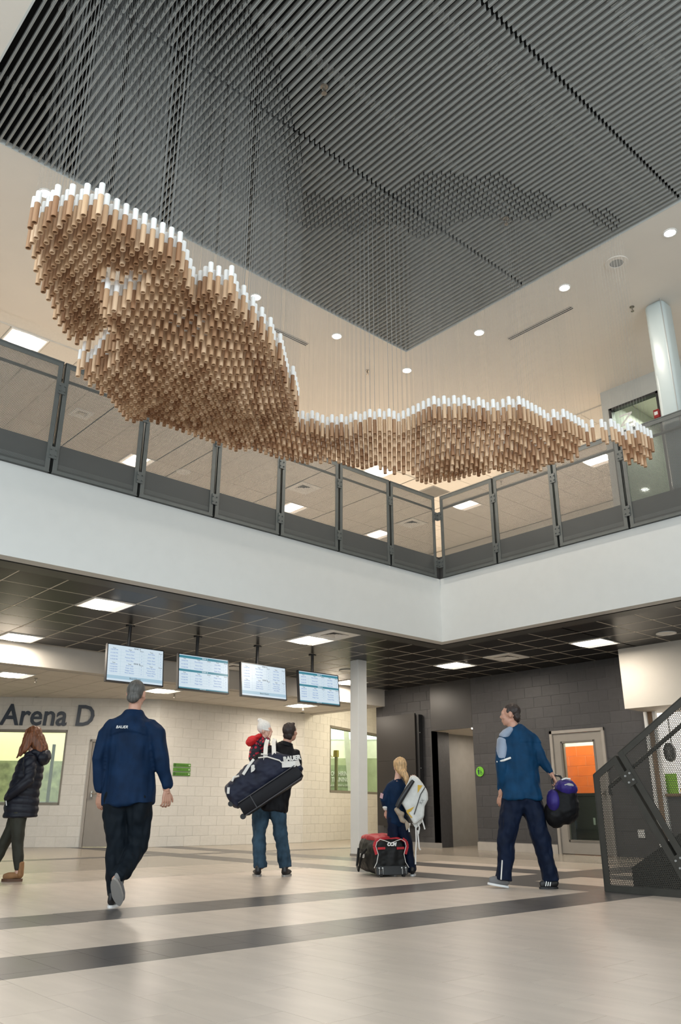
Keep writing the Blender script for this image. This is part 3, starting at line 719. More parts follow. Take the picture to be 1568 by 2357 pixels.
# ------------------------------------------------------------------ hanging screens
BK = (.01, .01, .012)
m_scr = emit_mat('screen_white', (.76, .90, 1.0), .62, BK); m_teal = emit_mat('screen_teal', (.05, .27, .36), .62, BK); m_pale = emit_mat('screen_pale_blue', (.45, .66, .80), .62, BK)
m_txt = emit_mat('screen_text', (.16, .30, .66), .62, BK); m_txk = emit_mat('screen_heading', (.03, .06, .09), .3, BK); m_txw = emit_mat('screen_text_white', (.85, .95, 1), .68, BK); m_scl = emit_mat('screen_line', (.50, .70, .82), .62, BK)
def screen(x, kind, label):
    t = thing('hanging_screen', label, 'screen', (x, 11.2, ZC), 0, 'schedule screens on ceiling poles')
    b = MB(); b.tube([(0, 0.02, 0), (0, 0.02, -.42)], .026, 12); b.build('pole', m_dkblk, t, smooth=True)
    b = MB(); b.disc((0, .02), .07, -.02, .0, 16); b.build('ceiling_plate', m_dkblk, t)
    w, h = .475, .285
    T = Matrix.Translation((.105, -.03, -.32))@Matrix.Rotation(math.radians(-6), 4, 'X')
    def put(m, nm, mt, par=t):
        m.v = [tuple(T@Vector((v[0], v[1], v[2]-h))) for v in m.v]; return m.build(nm, mt, par)
    b = MB(); b.box(-w, w, 0, .05, -h, h); b.box(-.16, .16, .05, .09, -.12, .14); case = put(b, 'casing', m_plast)
    b = MB(); e = .014
    b.box(-w, w, -.008, 0, h-e, h); b.box(-w, w, -.008, 0, -h, -h+e+.006); b.box(-w, -w+e, -.008, 0, -h, h); b.box(w-e, w, -.008, 0, -h, h)
    put(b, 'bezel', m_plast)
    b = MB(); b.box(-w+e, w-e, -.002, 0, -h+.02, h-e); dis = put(b, 'display', m_scr)
    dw, dh = w-e, h-e
    b = MB(); y0, y1 = -.0035, -.002
    if kind == 0:
        b.box(-dw, dw, y0, y1, -.235, -.185, 1)
    else:
        b.box(-dw, dw, y0, y1, dh-.052, dh-.012, 0); b.box(-dw, dw, y0, y1, .005, .04, 0); b.box(-dw, dw, y0, y1, -h+.02, -h+.04, 0)
    rows = [.19, .14, .09, .045] if kind == 0 else [.165, .11, .06]
    rows2 = [-.03, -.07, -.105, -.14] if kind == 0 else [-.05, -.10, -.14, -.185]
    for r in rows+rows2: b.box(-dw, dw, y0+.0006, y1, r-.018, r-.016, 2)
    for c in (-.25, .06, .13, .38): b.box(c, c+.002, y0+.0006, y1, -.17, .22, 2)
    put(b, 'table_bands', [m_teal, m_pale, m_scl], dis)
    it = []
    A, B = ('RINK A', 'RINK B') if kind == 0 else ('RINK C', 'RINK D'); hm = 0 if kind == 0 else 2
    it += [(A, .034, .02, .238 if kind == 0 else dh-.043, 'CENTER', .0006, hm), (B, .034, .02, .006 if kind == 0 else .012, 'CENTER', .0006, hm)]
    for z in ((.215, -.005) if kind == 0 else (.20, -.02)):
        for s, cx in (('Time', -.36), ('Team', -.10), ('Room', .095), ('Team', .26), ('Room', .42)): it.append((s, .024, cx, z, 'CENTER', .0006, 0))
    rnd = random.Random(3 if kind == 0 else 5)
    nm = ['Minor Bantam', 'Novice Red', 'Peewee White', 'Atom Blue', 'Junior High', 'Public Skate', 'Midget Team']
    for i, z in enumerate(rows+rows2):
        it.append(('%d:%02d:00 PM' % (3+i % 5, 15*(i % 4)), .027, -.36, z, 'CENTER', .0006, 1))
        it.append((nm[i % 7], .027, -.10, z, 'CENTER', .0006, 1)); it.append((nm[(i+3) % 7], .027, .26, z-.004, 'CENTER', .0006, 1))
        it.append((str(1+i % 6), .027, .095, z, 'CENTER', .0006, 1)); it.append((str(2+i % 6), .027, .42, z-.004, 'CENTER', .0006, 1))
    if kind == 0: it.append(('Board Room', .036, 0, -.222, 'CENTER', .0006, 0))
    else: it.append(('Multi-Purpose', .020, -.02, -h+.023, 'CENTER', .0006, 2))
    m = text_mesh(it); m.v = [(v[0], v[1]-.004, v[2]) for v in m.v]
    put(m, 'screen_text', [m_txk, m_txt, m_txw], dis)
    return t
TVL = ['first hanging screen from the left, pale schedule, above the man in the blue jacket', 'second hanging screen from the left, schedule with teal bands', 'third hanging screen from the left, pale schedule with a board room line', 'fourth hanging screen from the left, teal banded schedule next to the white column']
for x, k, lb in zip((5.68, 6.89, 8.09, 9.32), (0, 1, 0, 1), TVL): screen(x, k, lb)

# ------------------------------------------------------------------ signs
b = text_mesh([('Arena D', 1.0, 0, 0, 'LEFT', .02, 0, .06, .012)]); xs_ = [v[0] for v in b.v]; zs_ = [v[2] for v in b.v]
kx, kz = 1.97/(max(xs_)-min(xs_)), .45/(max(zs_)-min(zs_))
b.v = [((v[0]-min(xs_))*kx, v[1], (v[2]-min(zs_))*kz) for v in b.v]
letters = thing('wall_lettering', 'large dark navy letters Arena D on the white block wall, above the window', 'lettering', wallA.location+Matrix.Rotation(RZA, 3, 'Z')@Vector((3.83, -.022, 2.42)), RZA)
b.build('letters', mat('letter_navy', (.022, .032, .052), .4), letters)
m_sg = mat('sign_green', (.095, .25, .035), .4, var=.08, scale=20); m_sgd = mat('sign_dark', (.012, .04, .015), .5); m_sgw = mat('sign_white', (.6, .78, .55), .5)
for k, (st, ic, lb) in enumerate((('Dressing Rooms 7-12', 1, 'top green direction sign of three on the white block wall'), ('Arena C', 0, 'middle green direction sign of three on the white block wall'), ('Dressing Rooms 1-6', 1, 'bottom green direction sign of three on the white block wall'))):
    t = thing('direction_sign', lb, 'sign', (9.47, 16.095, 1.615-k*.092), 0, 'green direction signs')
    b = MB(); b.box(0, .44, -.014, .0, 0, .075); b.build('plate', m_sg, t, bevel=.008)
    it = [(st, .034, .085, .026, 'LEFT', .0008)]
    m = text_mesh(it)
    if ic:
        m.disc((0, 0), .026, 0, .002, 16, 0, .012); n = 64; m.v[-n:] = [(v[0]+.04, -v[2], v[1]+.0375) for v in m.v[-n:]]
    o = m.build('sign_text', m_sgd, t); o.location = (0, -.0145, 0)
    b = MB(); b.poly([(.375, -.0155, .0375), (.405, -.0155, .058), (.405, -.0155, .044), (.425, -.0155, .044), (.425, -.0155, .031), (.405, -.0155, .031), (.405, -.0155, .017)], (0, .001, 0)); b.build('arrow', m_sgw, t)
t = thing('washroom_sign', 'round bright green washroom sign on the charcoal block wall', 'sign', (13.592, 10.94, 1.485), -math.pi/2)
b = MB(); n = 28; b.poly([(.098*math.cos(2*math.pi*k/n), -.012, .098*math.sin(2*math.pi*k/n)) for k in range(n)], (0, .012, 0)); b.build('sign_disc', mat('sign_lime', (.16, .50, .03), .4), t)
b = MB(); b.poly([(.014*math.cos(2*math.pi*k/12)-.03, -.0135, .014*math.sin(2*math.pi*k/12)+.055) for k in range(12)], (0, .0012, 0))
b.poly([(-.052, -.0135, .035), (-.008, -.0135, .035), (-.012, -.0135, -.01), (-.018, -.0135, -.06), (-.042, -.0135, -.06), (-.048, -.0135, -.01)], (0, .0012, 0)); b.build('person_pictogram', mat('sign_navy', (.01, .03, .05), .5), t)
b = MB(); pts = [(.035+.026*math.cos(a*math.pi/6), -.0135, -.03+.026*math.sin(a*math.pi/6)) for a in range(2, 12)]
b.tube(pts, .004, 6); b.tube([(.02, -.0135, .03), (.024, -.0135, -.01), (.05, -.0135, -.014), (.06, -.0135, -.045)], .005, 6); b.build('wheelchair_pictogram', mat('sign_navy', (.01, .03, .05), .5), t)
t = thing('gallery_sign', 'white sideways letters on the gallery window beside the upper column', 'lettering', (11.982, 6.13, 6.62), -math.pi/2)
m = text_mesh([('NIC', .34, 0, 0, 'LEFT', .003)]); m.v = [(v[2], v[1], .62-v[0]) for v in m.v]; m.build('letters', m_white, t)
t = thing('fire_alarm', 'small red alarm box on the gallery wall left of the upper column', 'alarm', (11.985, 5.45, 6.985), -math.pi/2)
b = MB(); b.box(-.05, .05, -.06, -.0, -.08, .075); b.build('alarm_body', mat('alarm_red', (.28, .008, .008), .35), t, bevel=.01)
b = MB(); b.box(-.03, .03, -.066, -.06, -.03, .03); b.build('strobe', m_white, t)

# ------------------------------------------------------------------ stair railing on the right, and the stair
t = thing('stair_railing', 'dark perforated steel railing at the foot of the stairs on the right', 'railing', (7.80, 4.77, 0), -math.pi/2)
def plate_panel(poly, w=.062):
    b = MB(); n = len(poly); cx = sum(p[0] for p in poly)/n; cz = sum(p[1] for p in poly)/n
    for i in range(n):
        a, c = poly[i], poly[(i+1) % n]
        d = Vector((c[0]-a[0], 0, c[1]-a[1])).normalized(); nn = Vector((-d.z, 0, d.x))
        if nn.x*(cx-a[0])+nn.z*(cz-a[1]) < 0: nn = -nn
        A, B = Vector((a[0], 0, a[1])), Vector((c[0], 0, c[1]))
        e = Vector((0, -.026-.0009*i, 0)); b.bar(A+nn*w/2+e, B+nn*w/2+e, w, .008, (0, 1, 0))
        b.bar(A, B, .008, .07-.002*i, (0, 1, 0))
    p = b.build('panel_frame', m_stair, t)
    s = MB(); s.poly([(x, -.019, z) for x, z in poly], (0, .0015, 0)); s.build('perforated_sheet', m_perf2, p)
    return p
k_ = Vector((.68, -1.255)); sl = .655
P1 = [(0, 0.005), (0, 1.10), (.27, 1.275), (.945, .02), (.9, .005)]
plate_panel([(0, .005), (0, 1.10), (.27, 1.275), (.95, .005)])
a = (.30, 1.30); c = (.30+1.9, 1.30+1.9*sl)
plate_panel([a, c, (c[0]+.69, c[1]-1.28), (a[0]+.69, a[1]-1.28)])
a = (2.24, 1.30+1.94*sl); c = (a[0]+1.3, a[1]+1.3*sl)
plate_panel([a, c, (c[0]+.69, c[1]-1.28), (a[0]+.69, a[1]-1.28)])
b = MB(); b.tube([(.12, .06, .90), (.12, .06, .98), (3.4, .06, .98+3.28*sl)], .021, 10); b.build('handrail', m_stair, t, smooth=True)
for fx in (.18, .78):
    x = .285+.69*fx; z = 1.288-1.27*fx; d = Vector((.69, 0, -1.28)).normalized(); q = Vector((d.z, 0, -d.x))
    b = MB(); cpt = Vector((x, -.036, z)); b.bar(cpt-d*.075, cpt+d*.075, .085, .008, (0, 1, 0)); jp = b.build('joint_plate', m_stair, t)
    b = MB()
    for e in (-.035, .035):
        for g in (-.028, .028): pp = cpt+d*e+q*g; b.tube([pp+Vector((0, -.018, 0)), pp], .010, 8)
    b.build('bolt', m_grey, jp)
t = thing('staircase', 'dark steel staircase rising behind the perforated railing', 'stairs', (7.97, 4.77, 0), -math.pi/2)
b = MB(); b.poly([(.2, 0, 0), (.2, 0, .22), (4.3, 0, .22+4.1*.60), (4.3, 0, -.35+4.1*.60), (.7, 0, 0)], (0, .02, 0)); b.build('stringer', m_stair, t)
b = MB(); b.poly([(.2, 1.6, 0), (.2, 1.6, .22), (4.3, 1.6, .22+4.1*.60), (4.3, 1.6, -.35+4.1*.60), (.7, 1.6, 0)], (0, .02, 0)); b.build('stringer', m_stair, t)
for k in range(14):
    b = MB(); x = .24+k*.283; z = .17+k*.17
    b.box(x, x+.30, .02, 1.6, z-.04, z); b.box(x, x+.015, .02, 1.6, z-.17, z-.02); b.build('step', mat('step_rubber', (.07, .07, .07), .7), t)

# ------------------------------------------------------------------ counter opening at the far right
b = MB(); b.box(12.9, 13.9, -4.6, 7.19, 2.37, ZC+.01); struct('trim_8', b, mat('bulkhead_right_paint', (.46, .435, .39), .7, var=.015))
b = MB(); b.box(15.6, 15.7, -1, 7.3, 0, 3); b.box(13.62, 15.7, 7.25, 7.33, 0, 3); b.box(13.6, 15.7, -1, 7.3, 2.9, 3.0); struct('wall_counter_room', b, mat('counter_room_white', (.82, .81, .78), .6))
b = MB(); b.box(13.56, 13.62, 7.16, 7.22, 0, 2.37); b.box(13.60, 13.66, 7.02, 7.08, .0, 2.37); struct('trim_9', b, m_white)
b = MB(); b.box(13.59, 13.66, 7.08, 7.16, 0, 2.37); struct('trim_10', b, mat('jamb_wood', (.23, .14, .075), .5, var=.2, stretch=(8, 8, 1)))
area_light('counter_lamp', (14.5, 5.6, 2.85), (14.5, 5.6, 0), 1.5, 2.4, 110, (1, .94, .86))
t = thing('service_counter', 'dark fronted counter with a brown top, behind the stair railing', 'counter', (13.62, 5.0, 0))
b = MB(); b.box(0, .06, -3, 2.0, 0, .97); b.build('counter_front', m_cmu_b, t)
b = MB(); b.box(-.06, .7, -3, 2.02, .97, 1.02); b.build('counter_top', mat('counter_brown', (.22, .13, .065), .45, var=.15, stretch=(1, 6, 1)), t, bevel=.006)
for k in range(5):
    b = MB(); b.box(-.008, 0, -2.95+k, -2.02+k, .05, .92); b.build('front_panel', m_cmu_b, t)
b = MB(); b.box(13.585, 13.612, 7.50-.02, 7.60, .31, .44)
o = b.build('outlet_plate', m_white, label='small white outlet plate on the charcoal wall, seen through the stair mesh', category='outlet')
t = thing('green_notice', 'lime green square notice standing on the brown counter', 'notice', (13.75, 7.02, 1.021), -math.pi/2)
b = MB(); b.box(-.16, .16, -.008, .004, 0, .32); b.build('notice_board', mat('notice_lime', (.28, .62, .02), .5), t)
b = MB(); b.box(-.12, .12, .004, .07, 0, .012); b.build('foot', m_white, t)
t = thing('bottle', 'small yellow bottle beside the green notice on the counter', 'bottle', (13.76, 6.80, 1.021))
b = MB(); b.tube([(0, 0, 0), (0, 0, .07), (0, 0, .09), (0, 0, .12)], [.03, .03, .014, .014], 10); b.build('body', mat('bottle_yellow', (.75, .48, .03), .4), t, smooth=True)
b = MB(); b.tube([(0, 0, .12), (0, 0, .14)], .016, 10); b.build('cap', m_white, t)
t = thing('wall_fan', 'dark oval fan on the white wall seen through the stair mesh', 'fan', (14.4, 7.24, 1.78), 0)
t.location = (13.9, 7.0, 1.70); t.rotation_euler = (0, 0, -math.pi/2)
b = MB(); n = 24
b.poly([(.10*math.cos(2*math.pi*k/n), -.03, .16*math.sin(2*math.pi*k/n)) for k in range(n)], (0, .06, 0)); b.build('housing', m_plast, t)
b = MB()
for k in range(6): a = math.pi*k/6; b.bar((-.09*math.cos(a), -.034, -.145*math.sin(a)), (.09*math.cos(a), -.034, .145*math.sin(a)), .006, .006, (0, 1, 0))
b.build('grille', m_grey, t)
b = MB(); b.tube([(0, .03, 0), (0, .10, .1), (0, .10, .66)], .015, 8); b.build('bracket', m_grey, t)

# ------------------------------------------------------------------ hanging rod sculpture
RL, CAPL, RR = .27, .104, .0205
RIM = [(1.95, 5.78), (1.72, 5.55), (1.60, 5.30), (1.44, 5.05), (1.41, 4.80), (1.48, 4.66), (1.58, 4.52), (1.70, 4.43), (1.88, 4.45), (2.16, 4.50), (2.40, 4.50), (2.54, 4.64), (2.72, 4.80), (2.76, 4.60), (2.93, 4.58), (3.16, 4.73), (3.47, 4.87), (3.69, 5.03), (3.91, 5.18), (4.17, 5.42), (4.30, 5.48), (4.49, 5.66), (4.60, 5.86), (4.70, 5.98), (4.81, 6.10), (5.01, 6.05), (5.25, 5.97), (5.33, 5.83), (5.39, 5.60), (5.67, 5.40), (5.67, 5.02), (5.84, 4.79), (6.07, 4.64), (6.22, 4.57), (6.36, 4.35), (6.73, 4.35), (7.03, 4.19), (7.33, 4.19), (7.48, 4.04), (7.62, 3.97), (7.77, 3.90), (7.92, 3.82), (8.24, 3.82)]
FAR = [(8.30, 3.99), (8.08, 4.07), (7.92, 4.07), (7.77, 4.00), (7.64, 4.07), (7.49, 4.15), (7.41, 4.29), (7.49, 4.44), (7.27, 4.66), (6.97, 4.89), (6.75, 5.04), (6.67, 5.33), (6.59, 5.70), (6.52, 5.78), (6.29, 5.78), (6.17, 5.74), (6.0, 5.88), (5.93, 6.03), (5.91, 6.23), (5.82, 6.29), (5.54, 6.38), (5.31, 6.66), (4.94, 6.66), (4.57, 6.66), (4.45, 6.76), (4.28, 6.74), (3.89, 6.80), (3.51, 6.78), (3.14, 6.70), (2.97, 6.57), (2.75, 6.35), (2.45, 6.19), (2.2, 6.06)]
PG = RIM+FAR
def inside(x, y):
    c = False; n = len(PG)
    for i in range(n):
        x1, y1 = PG[i]; x2, y2 = PG[i-1]
        if (y1 > y) != (y2 > y) and x < (x2-x1)*(y-y1)/(y2-y1)+x1: c = not c
    return c
#        x of the rim:  start of the fall, end of the fall, depth of the fall
PROF = [(1.3, .48, .58, .26), (2.15, .44, .54, .27), (2.5, .10, .62, .24), (3.4, .06, .52, .24), (4.2, .06, .50, .22), (4.7, .05, .40, .14), (5.2, .15, .45, .09), (5.5, .10, .60, .20), (5.75, .05, .75, .33), (6.1, .04, .62, .30), (6.5, .03, .50, .28), (7.0, .03, .45, .26), (7.3, .02, .30, .16), (7.6, .02, .22, .06), (8.0, .03, .20, .13), (8.4, .03, .20, .13)]
def fall(x, y):
    best = None; P = np.array((x, y))
    for i in range(len(RIM)-1):
        a = np.array(RIM[i]); b_ = np.array(RIM[i+1]); d = b_-a; u = min(1, max(0, float((P-a)@d/(d@d)))); q = a+d*u; dist = float(np.hypot(*(P-q)))
        if best is None or dist < best[0]: best = (dist, q[0])
    d, rx = best
    for (xa, *pa), (xb, *pb) in zip(PROF, PROF[1:]):
        if xa <= rx <= xb:
            u = (rx-xa)/(xb-xa); w0, w1, A = [p+(q-p)*u for p, q in zip(pa, pb)]; break
    s = min(1, max(0, (d-w0)/(w1-w0))); s = s*s*(3-2*s)
    return A*s+.018*math.sin(x*2.7+y*3.1)*min(1, d*2)
rods = []
for i in range(0, 95):
    for j in range(0, 45):
        x = SX0+.02+(i+0)*SP; y = 3.841+j*SP
        if inside(x, y): rods.append((x, y, 4.85-fall(x, y)))
# the 300 rods that show largest become parts; the rest is one mass
idb = np.full((590, 392), -1, int)
def prj(p):
    d = Vector(p)-Vector((0, 0, CAMZ)); z = d.dot(fw)
    return 784+FPX*d.dot(rt)/z, 1178.5-FPX*d.dot(up)/z
for i in sorted(range(len(rods)), key=lambda i: -(rods[i][0]**2+rods[i][1]**2)):
    x, y, z = rods[i]; a = prj((x, y, z)); c = prj((x, y, z-RL)); w = max(1, int(RR*FPX/math.hypot(x, y, z)/4))
    for yy in range(max(0, int(a[1]/4)), min(589, int(c[1]/4))+1):
        u = (yy*4-a[1])/(c[1]-a[1]); xx = int((a[0]+(c[0]-a[0])*u)/4); idb[yy, max(0, xx-w):xx+w+1] = i
cnt = np.bincount(idb[idb >= 0], minlength=len(rods))
order = sorted(range(len(rods)), key=lambda i: -cnt[i]); shown = set(order[:300])
def wood(name, attr):
    m, nt, b = nodes_of(name); N = nt.nodes; L = nt.links
    if attr:
        at = N.new('ShaderNodeAttribute'); at.attribute_name = 'tint'; f = at.outputs['Fac']
    else:
        at = N.new('ShaderNodeObjectInfo'); f = at.outputs['Random']
    cr = N.new('ShaderNodeValToRGB'); L.new(f, cr.inputs[0]); e = cr.color_ramp.elements
    e[0].position = 0; e[0].color = (.33, .17, .085, 1); e[1].position = 1; e[1].color = (.74, .52, .34, 1)
    for p, c in ((.3, (.48, .285, .16, 1)), (.65, (.62, .41, .245, 1))): q = e.new(p); q.color = c
    tc = N.new('ShaderNodeTexCoord'); mp = N.new('ShaderNodeMapping'); mp.inputs['Scale'].default_value = (90, 90, 6); L.new(tc.outputs['Object'], mp.inputs[0])
    nz = N.new('ShaderNodeTexNoise'); nz.inputs['Scale'].default_value = 1; nz.inputs['Detail'].default_value = 4; L.new(mp.outputs[0], nz.inputs[0])
    mr = N.new('ShaderNodeMapRange'); mr.inputs['To Min'].default_value = .8; mr.inputs['To Max'].default_value = 1.18; L.new(nz.outputs[0], mr.inputs[0])
    vm = N.new('ShaderNodeVectorMath'); vm.operation = 'SCALE'; L.new(cr.outputs[0], vm.inputs[0]); L.new(mr.outputs[0], vm.inputs['Scale']); L.new(vm.outputs[0], b.inputs['Base Color'])
    b.inputs['Roughness'].default_value = .5
    return m
m_wood, m_woodm = wood('rod_wood', False), wood('rod_wood_mass', True)
NS = 10
def rod_geo():
    A = [2*math.pi*k/NS for k in range(NS)]; v = []; f = []
    for r, z in ((RR, -CAPL), (RR, -RL), (RR*.80, -RL), (RR*.80, -RL+.05)): v += [(r*math.cos(a), r*math.sin(a), z) for a in A]
    for q in range(3): f += [(q*NS+k, (q+1)*NS+k, (q+1)*NS+(k+1) % NS, q*NS+(k+1) % NS) for k in range(NS)]
    f.append(tuple(range(3*NS, 4*NS)))
    cv = []; cf = []
    for r, z in ((RR*.7, 0), (RR*1.04, -.006), (RR*1.04, -CAPL)): cv += [(r*math.cos(a), r*math.sin(a), z) for a in A]
    for q in range(2): cf += [(q*NS+k, (q+1)*NS+k, (q+1)*NS+(k+1) % NS, q*NS+(k+1) % NS) for k in range(NS)]
    cf.append(tuple(range(NS-1, -1, -1)))
    return v, f, cv, cf
rv, rf, cv, cf = rod_geo()
mb = MB().add(rv, rf); me_rod = mb.mesh('rod', m_wood); smooth_by_angle(me_rod)
mb = MB().add(cv, cf); me_cap = mb.mesh('white_cap', m_cap); smooth_by_angle(me_cap)
sc = thing('hanging_sculpture', 'wave shaped sculpture of wooden rods with white tips hung on cables from the slat ceiling', 'sculpture', (4.5, 5.4, 4.4))
o0 = Vector((4.5, 5.4, 4.4)); mass = MB(); tint = []; capm = MB(); wires = MB(); clip = MB()
for i, (x, y, z) in enumerate(rods):
    p = Vector((x, y, z))-o0
    if i in shown:
        r = place('rod', me_rod, sc, loc=p, rz=random.uniform(0, 6)); place('white_cap', me_cap, r)
    else:
        mass.add([(v[0]+p.x, v[1]+p.y, v[2]+p.z) for v in rv], rf); tint += [random.random()]*len(rf)
        capm.add([(v[0]+p.x, v[1]+p.y, v[2]+p.z) for v in cv], cf)
    h = ZU-z; a = .00048
    wires.add([(p.x-a, p.y-a, p.z), (p.x+a, p.y-a, p.z), (p.x, p.y+a, p.z), (p.x-a, p.y-a, p.z+h), (p.x+a, p.y-a, p.z+h), (p.x, p.y+a, p.z+h)], [(0, 1, 4, 3), (1, 2, 5, 4), (2, 0, 3, 5)])
    q = p+Vector((0, 0, h))
    clip.box(q.x-.0125, q.x-.0075, q.y-.004, q.y+.004, q.z-.012, q.z+.042)
om = mass.build('rod_mass', m_woodm, sc, kind='stuff'); smooth_by_angle(om.data)
at = om.data.attributes.new('tint', 'FLOAT', 'FACE'); at.data.foreach_set('value', tint)
ocm = capm.build('cap_mass', m_cap, sc, kind='stuff'); smooth_by_angle(ocm.data)
wires.build('cable', mat('cable_steel', (.30, .30, .29), .6, 0., spec=.3), sc, kind='stuff')
clip.build('cable_clip', m_black, sc, kind='stuff')

# ------------------------------------------------------------------ people and what they carry
def ell(c, r, R=None, n=14, m=9):
    mb = MB(); c = Vector(c); vs = [(0, 0, -1)]; fs = []
    for i in range(1, m):
        a = math.pi*i/m-math.pi/2
        for k in range(n): b = 2*math.pi*k/n; vs.append((math.cos(a)*math.cos(b), math.cos(a)*math.sin(b), math.sin(a)))
    vs.append((0, 0, 1)); L = len(vs)-1
    fs += [(0, 1+(k+1) % n, 1+k) for k in range(n)]
    for i in range(m-2):
        for k in range(n): fs.append((1+i*n+k, 1+i*n+(k+1) % n, 1+(i+1)*n+(k+1) % n, 1+(i+1)*n+k))
    o = 1+(m-2)*n; fs += [(L, o+k, o+(k+1) % n) for k in range(n)]
    out = []
    for v in vs:
        p = Vector((v[0]*r[0], v[1]*r[1], v[2]*r[2]))
        if R is not None: p = R@p
        out.append(c+p)
    return mb.add(out, fs)
def limb(pts, n=14, flat=False):
    """closed tapered tube; pts = (x, y, z, half width, half depth)"""
    P = [Vector(p[:3]) for p in pts]; rx = [p[3] for p in pts]; ry = [p[4] if len(p) > 4 else p[3] for p in pts]
    t0 = (P[1]-P[0]).normalized(); t1 = (P[-1]-P[-2]).normalized()
    ka, kb = (.06, .06) if flat else (.45, .45); qa = .93 if flat else .6
    P = [P[0]-t0*min(rx[0], ry[0])*ka]+P+[P[-1]+t1*min(rx[-1], ry[-1])*kb]; rx = [rx[0]*qa]+rx+[rx[-1]*qa]; ry = [ry[0]*qa]+ry+[ry[-1]*qa]
    vs = []; fs = []
    for i, p in enumerate(P):
        t = (P[min(i+1, len(P)-1)]-P[max(i-1, 0)]).normalized()
        a = Vector((1, 0, 0)); s = a-t*a.dot(t)
        if s.length < .3: a = Vector((0, 0, 1)); s = a-t*a.dot(t)
        s.normalize(); q = t.cross(s)
        for k in range(n):
            an = 2*math.pi*k/n; vs.append(p+s*(math.cos(an)*rx[i])+q*(math.sin(an)*ry[i]))
    L = len(P)
    for i in range(L-1):
        for k in range(n): fs.append((i*n+k, i*n+(k+1) % n, (i+1)*n+(k+1) % n, (i+1)*n+k))
    fs.append(tuple(range(n-1, -1, -1))); fs.append(tuple((L-1)*n+k for k in range(n)))
    return MB().add(vs, fs)
def blob_mesh(shapes, voxel, smooth=6, fold=None):
    mb = MB()
    for s in shapes: mb.add(s.v, s.f)
    me = mb.mesh('tmp', m_black); o = bpy.data.objects.new('tmp', me); COL.objects.link(o)
    r = o.modifiers.new('r', 'REMESH'); r.mode = 'VOXEL'; r.voxel_size = voxel
    s = o.modifiers.new('s', 'SMOOTH'); s.factor = .5; s.iterations = smooth
    bpy.context.view_layer.update()
    out = bpy.data.meshes.new_from_object(o.evaluated_get(bpy.context.evaluated_depsgraph_get()))
    bpy.data.objects.remove(o); bpy.data.meshes.remove(me)
    if fold:
        nr = [v.normal.copy() for v in out.vertices]
        for v, nn in zip(out.vertices, nr): v.co += nn*fold(v.co)
    out.polygons.foreach_set('use_smooth', [True]*len(out.polygons)); out.update()
    return out
def blob(name, shapes, voxel, m, parent, smooth=6, fold=None, **tags):
    me = blob_mesh(shapes, voxel, smooth, fold); me.name = name; me.materials.clear(); me.materials.append(m)
    return place(name, me, parent, **tags)
def merge_meshes(name, ms, m):
    mb = MB()
    for me in ms: mb.add([v.co[:] for v in me.vertices], [tuple(p.vertices) for p in me.polygons])
    me = bpy.data.meshes.new(name); me.from_pydata(mb.v, [], mb.f); me.materials.append(m); me.polygons.foreach_set('use_smooth', [True]*len(me.polygons)); me.update()
    return me
def cloth_fold(amp, fx=9., fz=3.5, seed=0., lo=-9, extra=None):
    def f(c):
        d = amp*(noise.noise(Vector((c.x*fx+seed, c.y*fx, c.z*fz)))*1.3+.55*noise.noise(Vector((c.x*fx*2.3, c.y*fx*2.3+seed, c.z*fz*3.2))))
        if extra: d += extra(c)
        return d
    return f
def hand(wrist, direc, palm, side, s=1., curl=.5):
    """five separate fingers: palm + 4 fingers + thumb, curled towards the palm normal"""
    w = Vector(wrist); d = Vector(direc).normalized(); n = Vector(palm); n = (n-d*n.dot(d)).normalized(); q = d.cross(n)*side; sh = []
    def chain(pts, rs): return limb([(*p, r, r) for p, r in zip(pts, rs)], 8)
    sh.append(limb([(*(w-d*.03*s), .024*s, .020*s), (*(w+d*.02*s), .026*s, .019*s)], 10))
    for k in range(4): sh.append(chain([w+d*.005*s+q*(.012*(k-1.5))*s, w+d*.05*s+q*(.019*(k-1.5))*s, w+d*.088*s+q*(.022*(k-1.5))*s], [.013*s, .014*s, .0115*s]))
    for k, L in enumerate((.070, .080, .074, .056)):
        p = w+d*.088*s+q*(.0225*(k-1.5))*s; pts = [p]; dd = (d+q*.10*(k-1.5)).normalized(); ax = dd.cross(n).normalized()
        for seg, f in enumerate((.44, .32, .26)):
            dd = Matrix.Rotation(curl*(.55+.35*seg), 3, ax)@dd; p = p+dd*L*f*s; pts.append(p)
        sh.append(chain(pts, [.0098*s, .0092*s, .0084*s, .0072*s]))
    p = w+d*.025*s-q*.022*s; pts = [p]
    for L, a in ((.036, -.8), (.032, -.45), (.026, -.2)): p = p+(d*.8+q*a+n*.30*curl).normalized()*L*s; pts.append(p)
    sh.append(chain(pts, [.014*s, .012*s, .010*s, .008*s]))
    return blob_mesh(sh, .0042*s, 3)
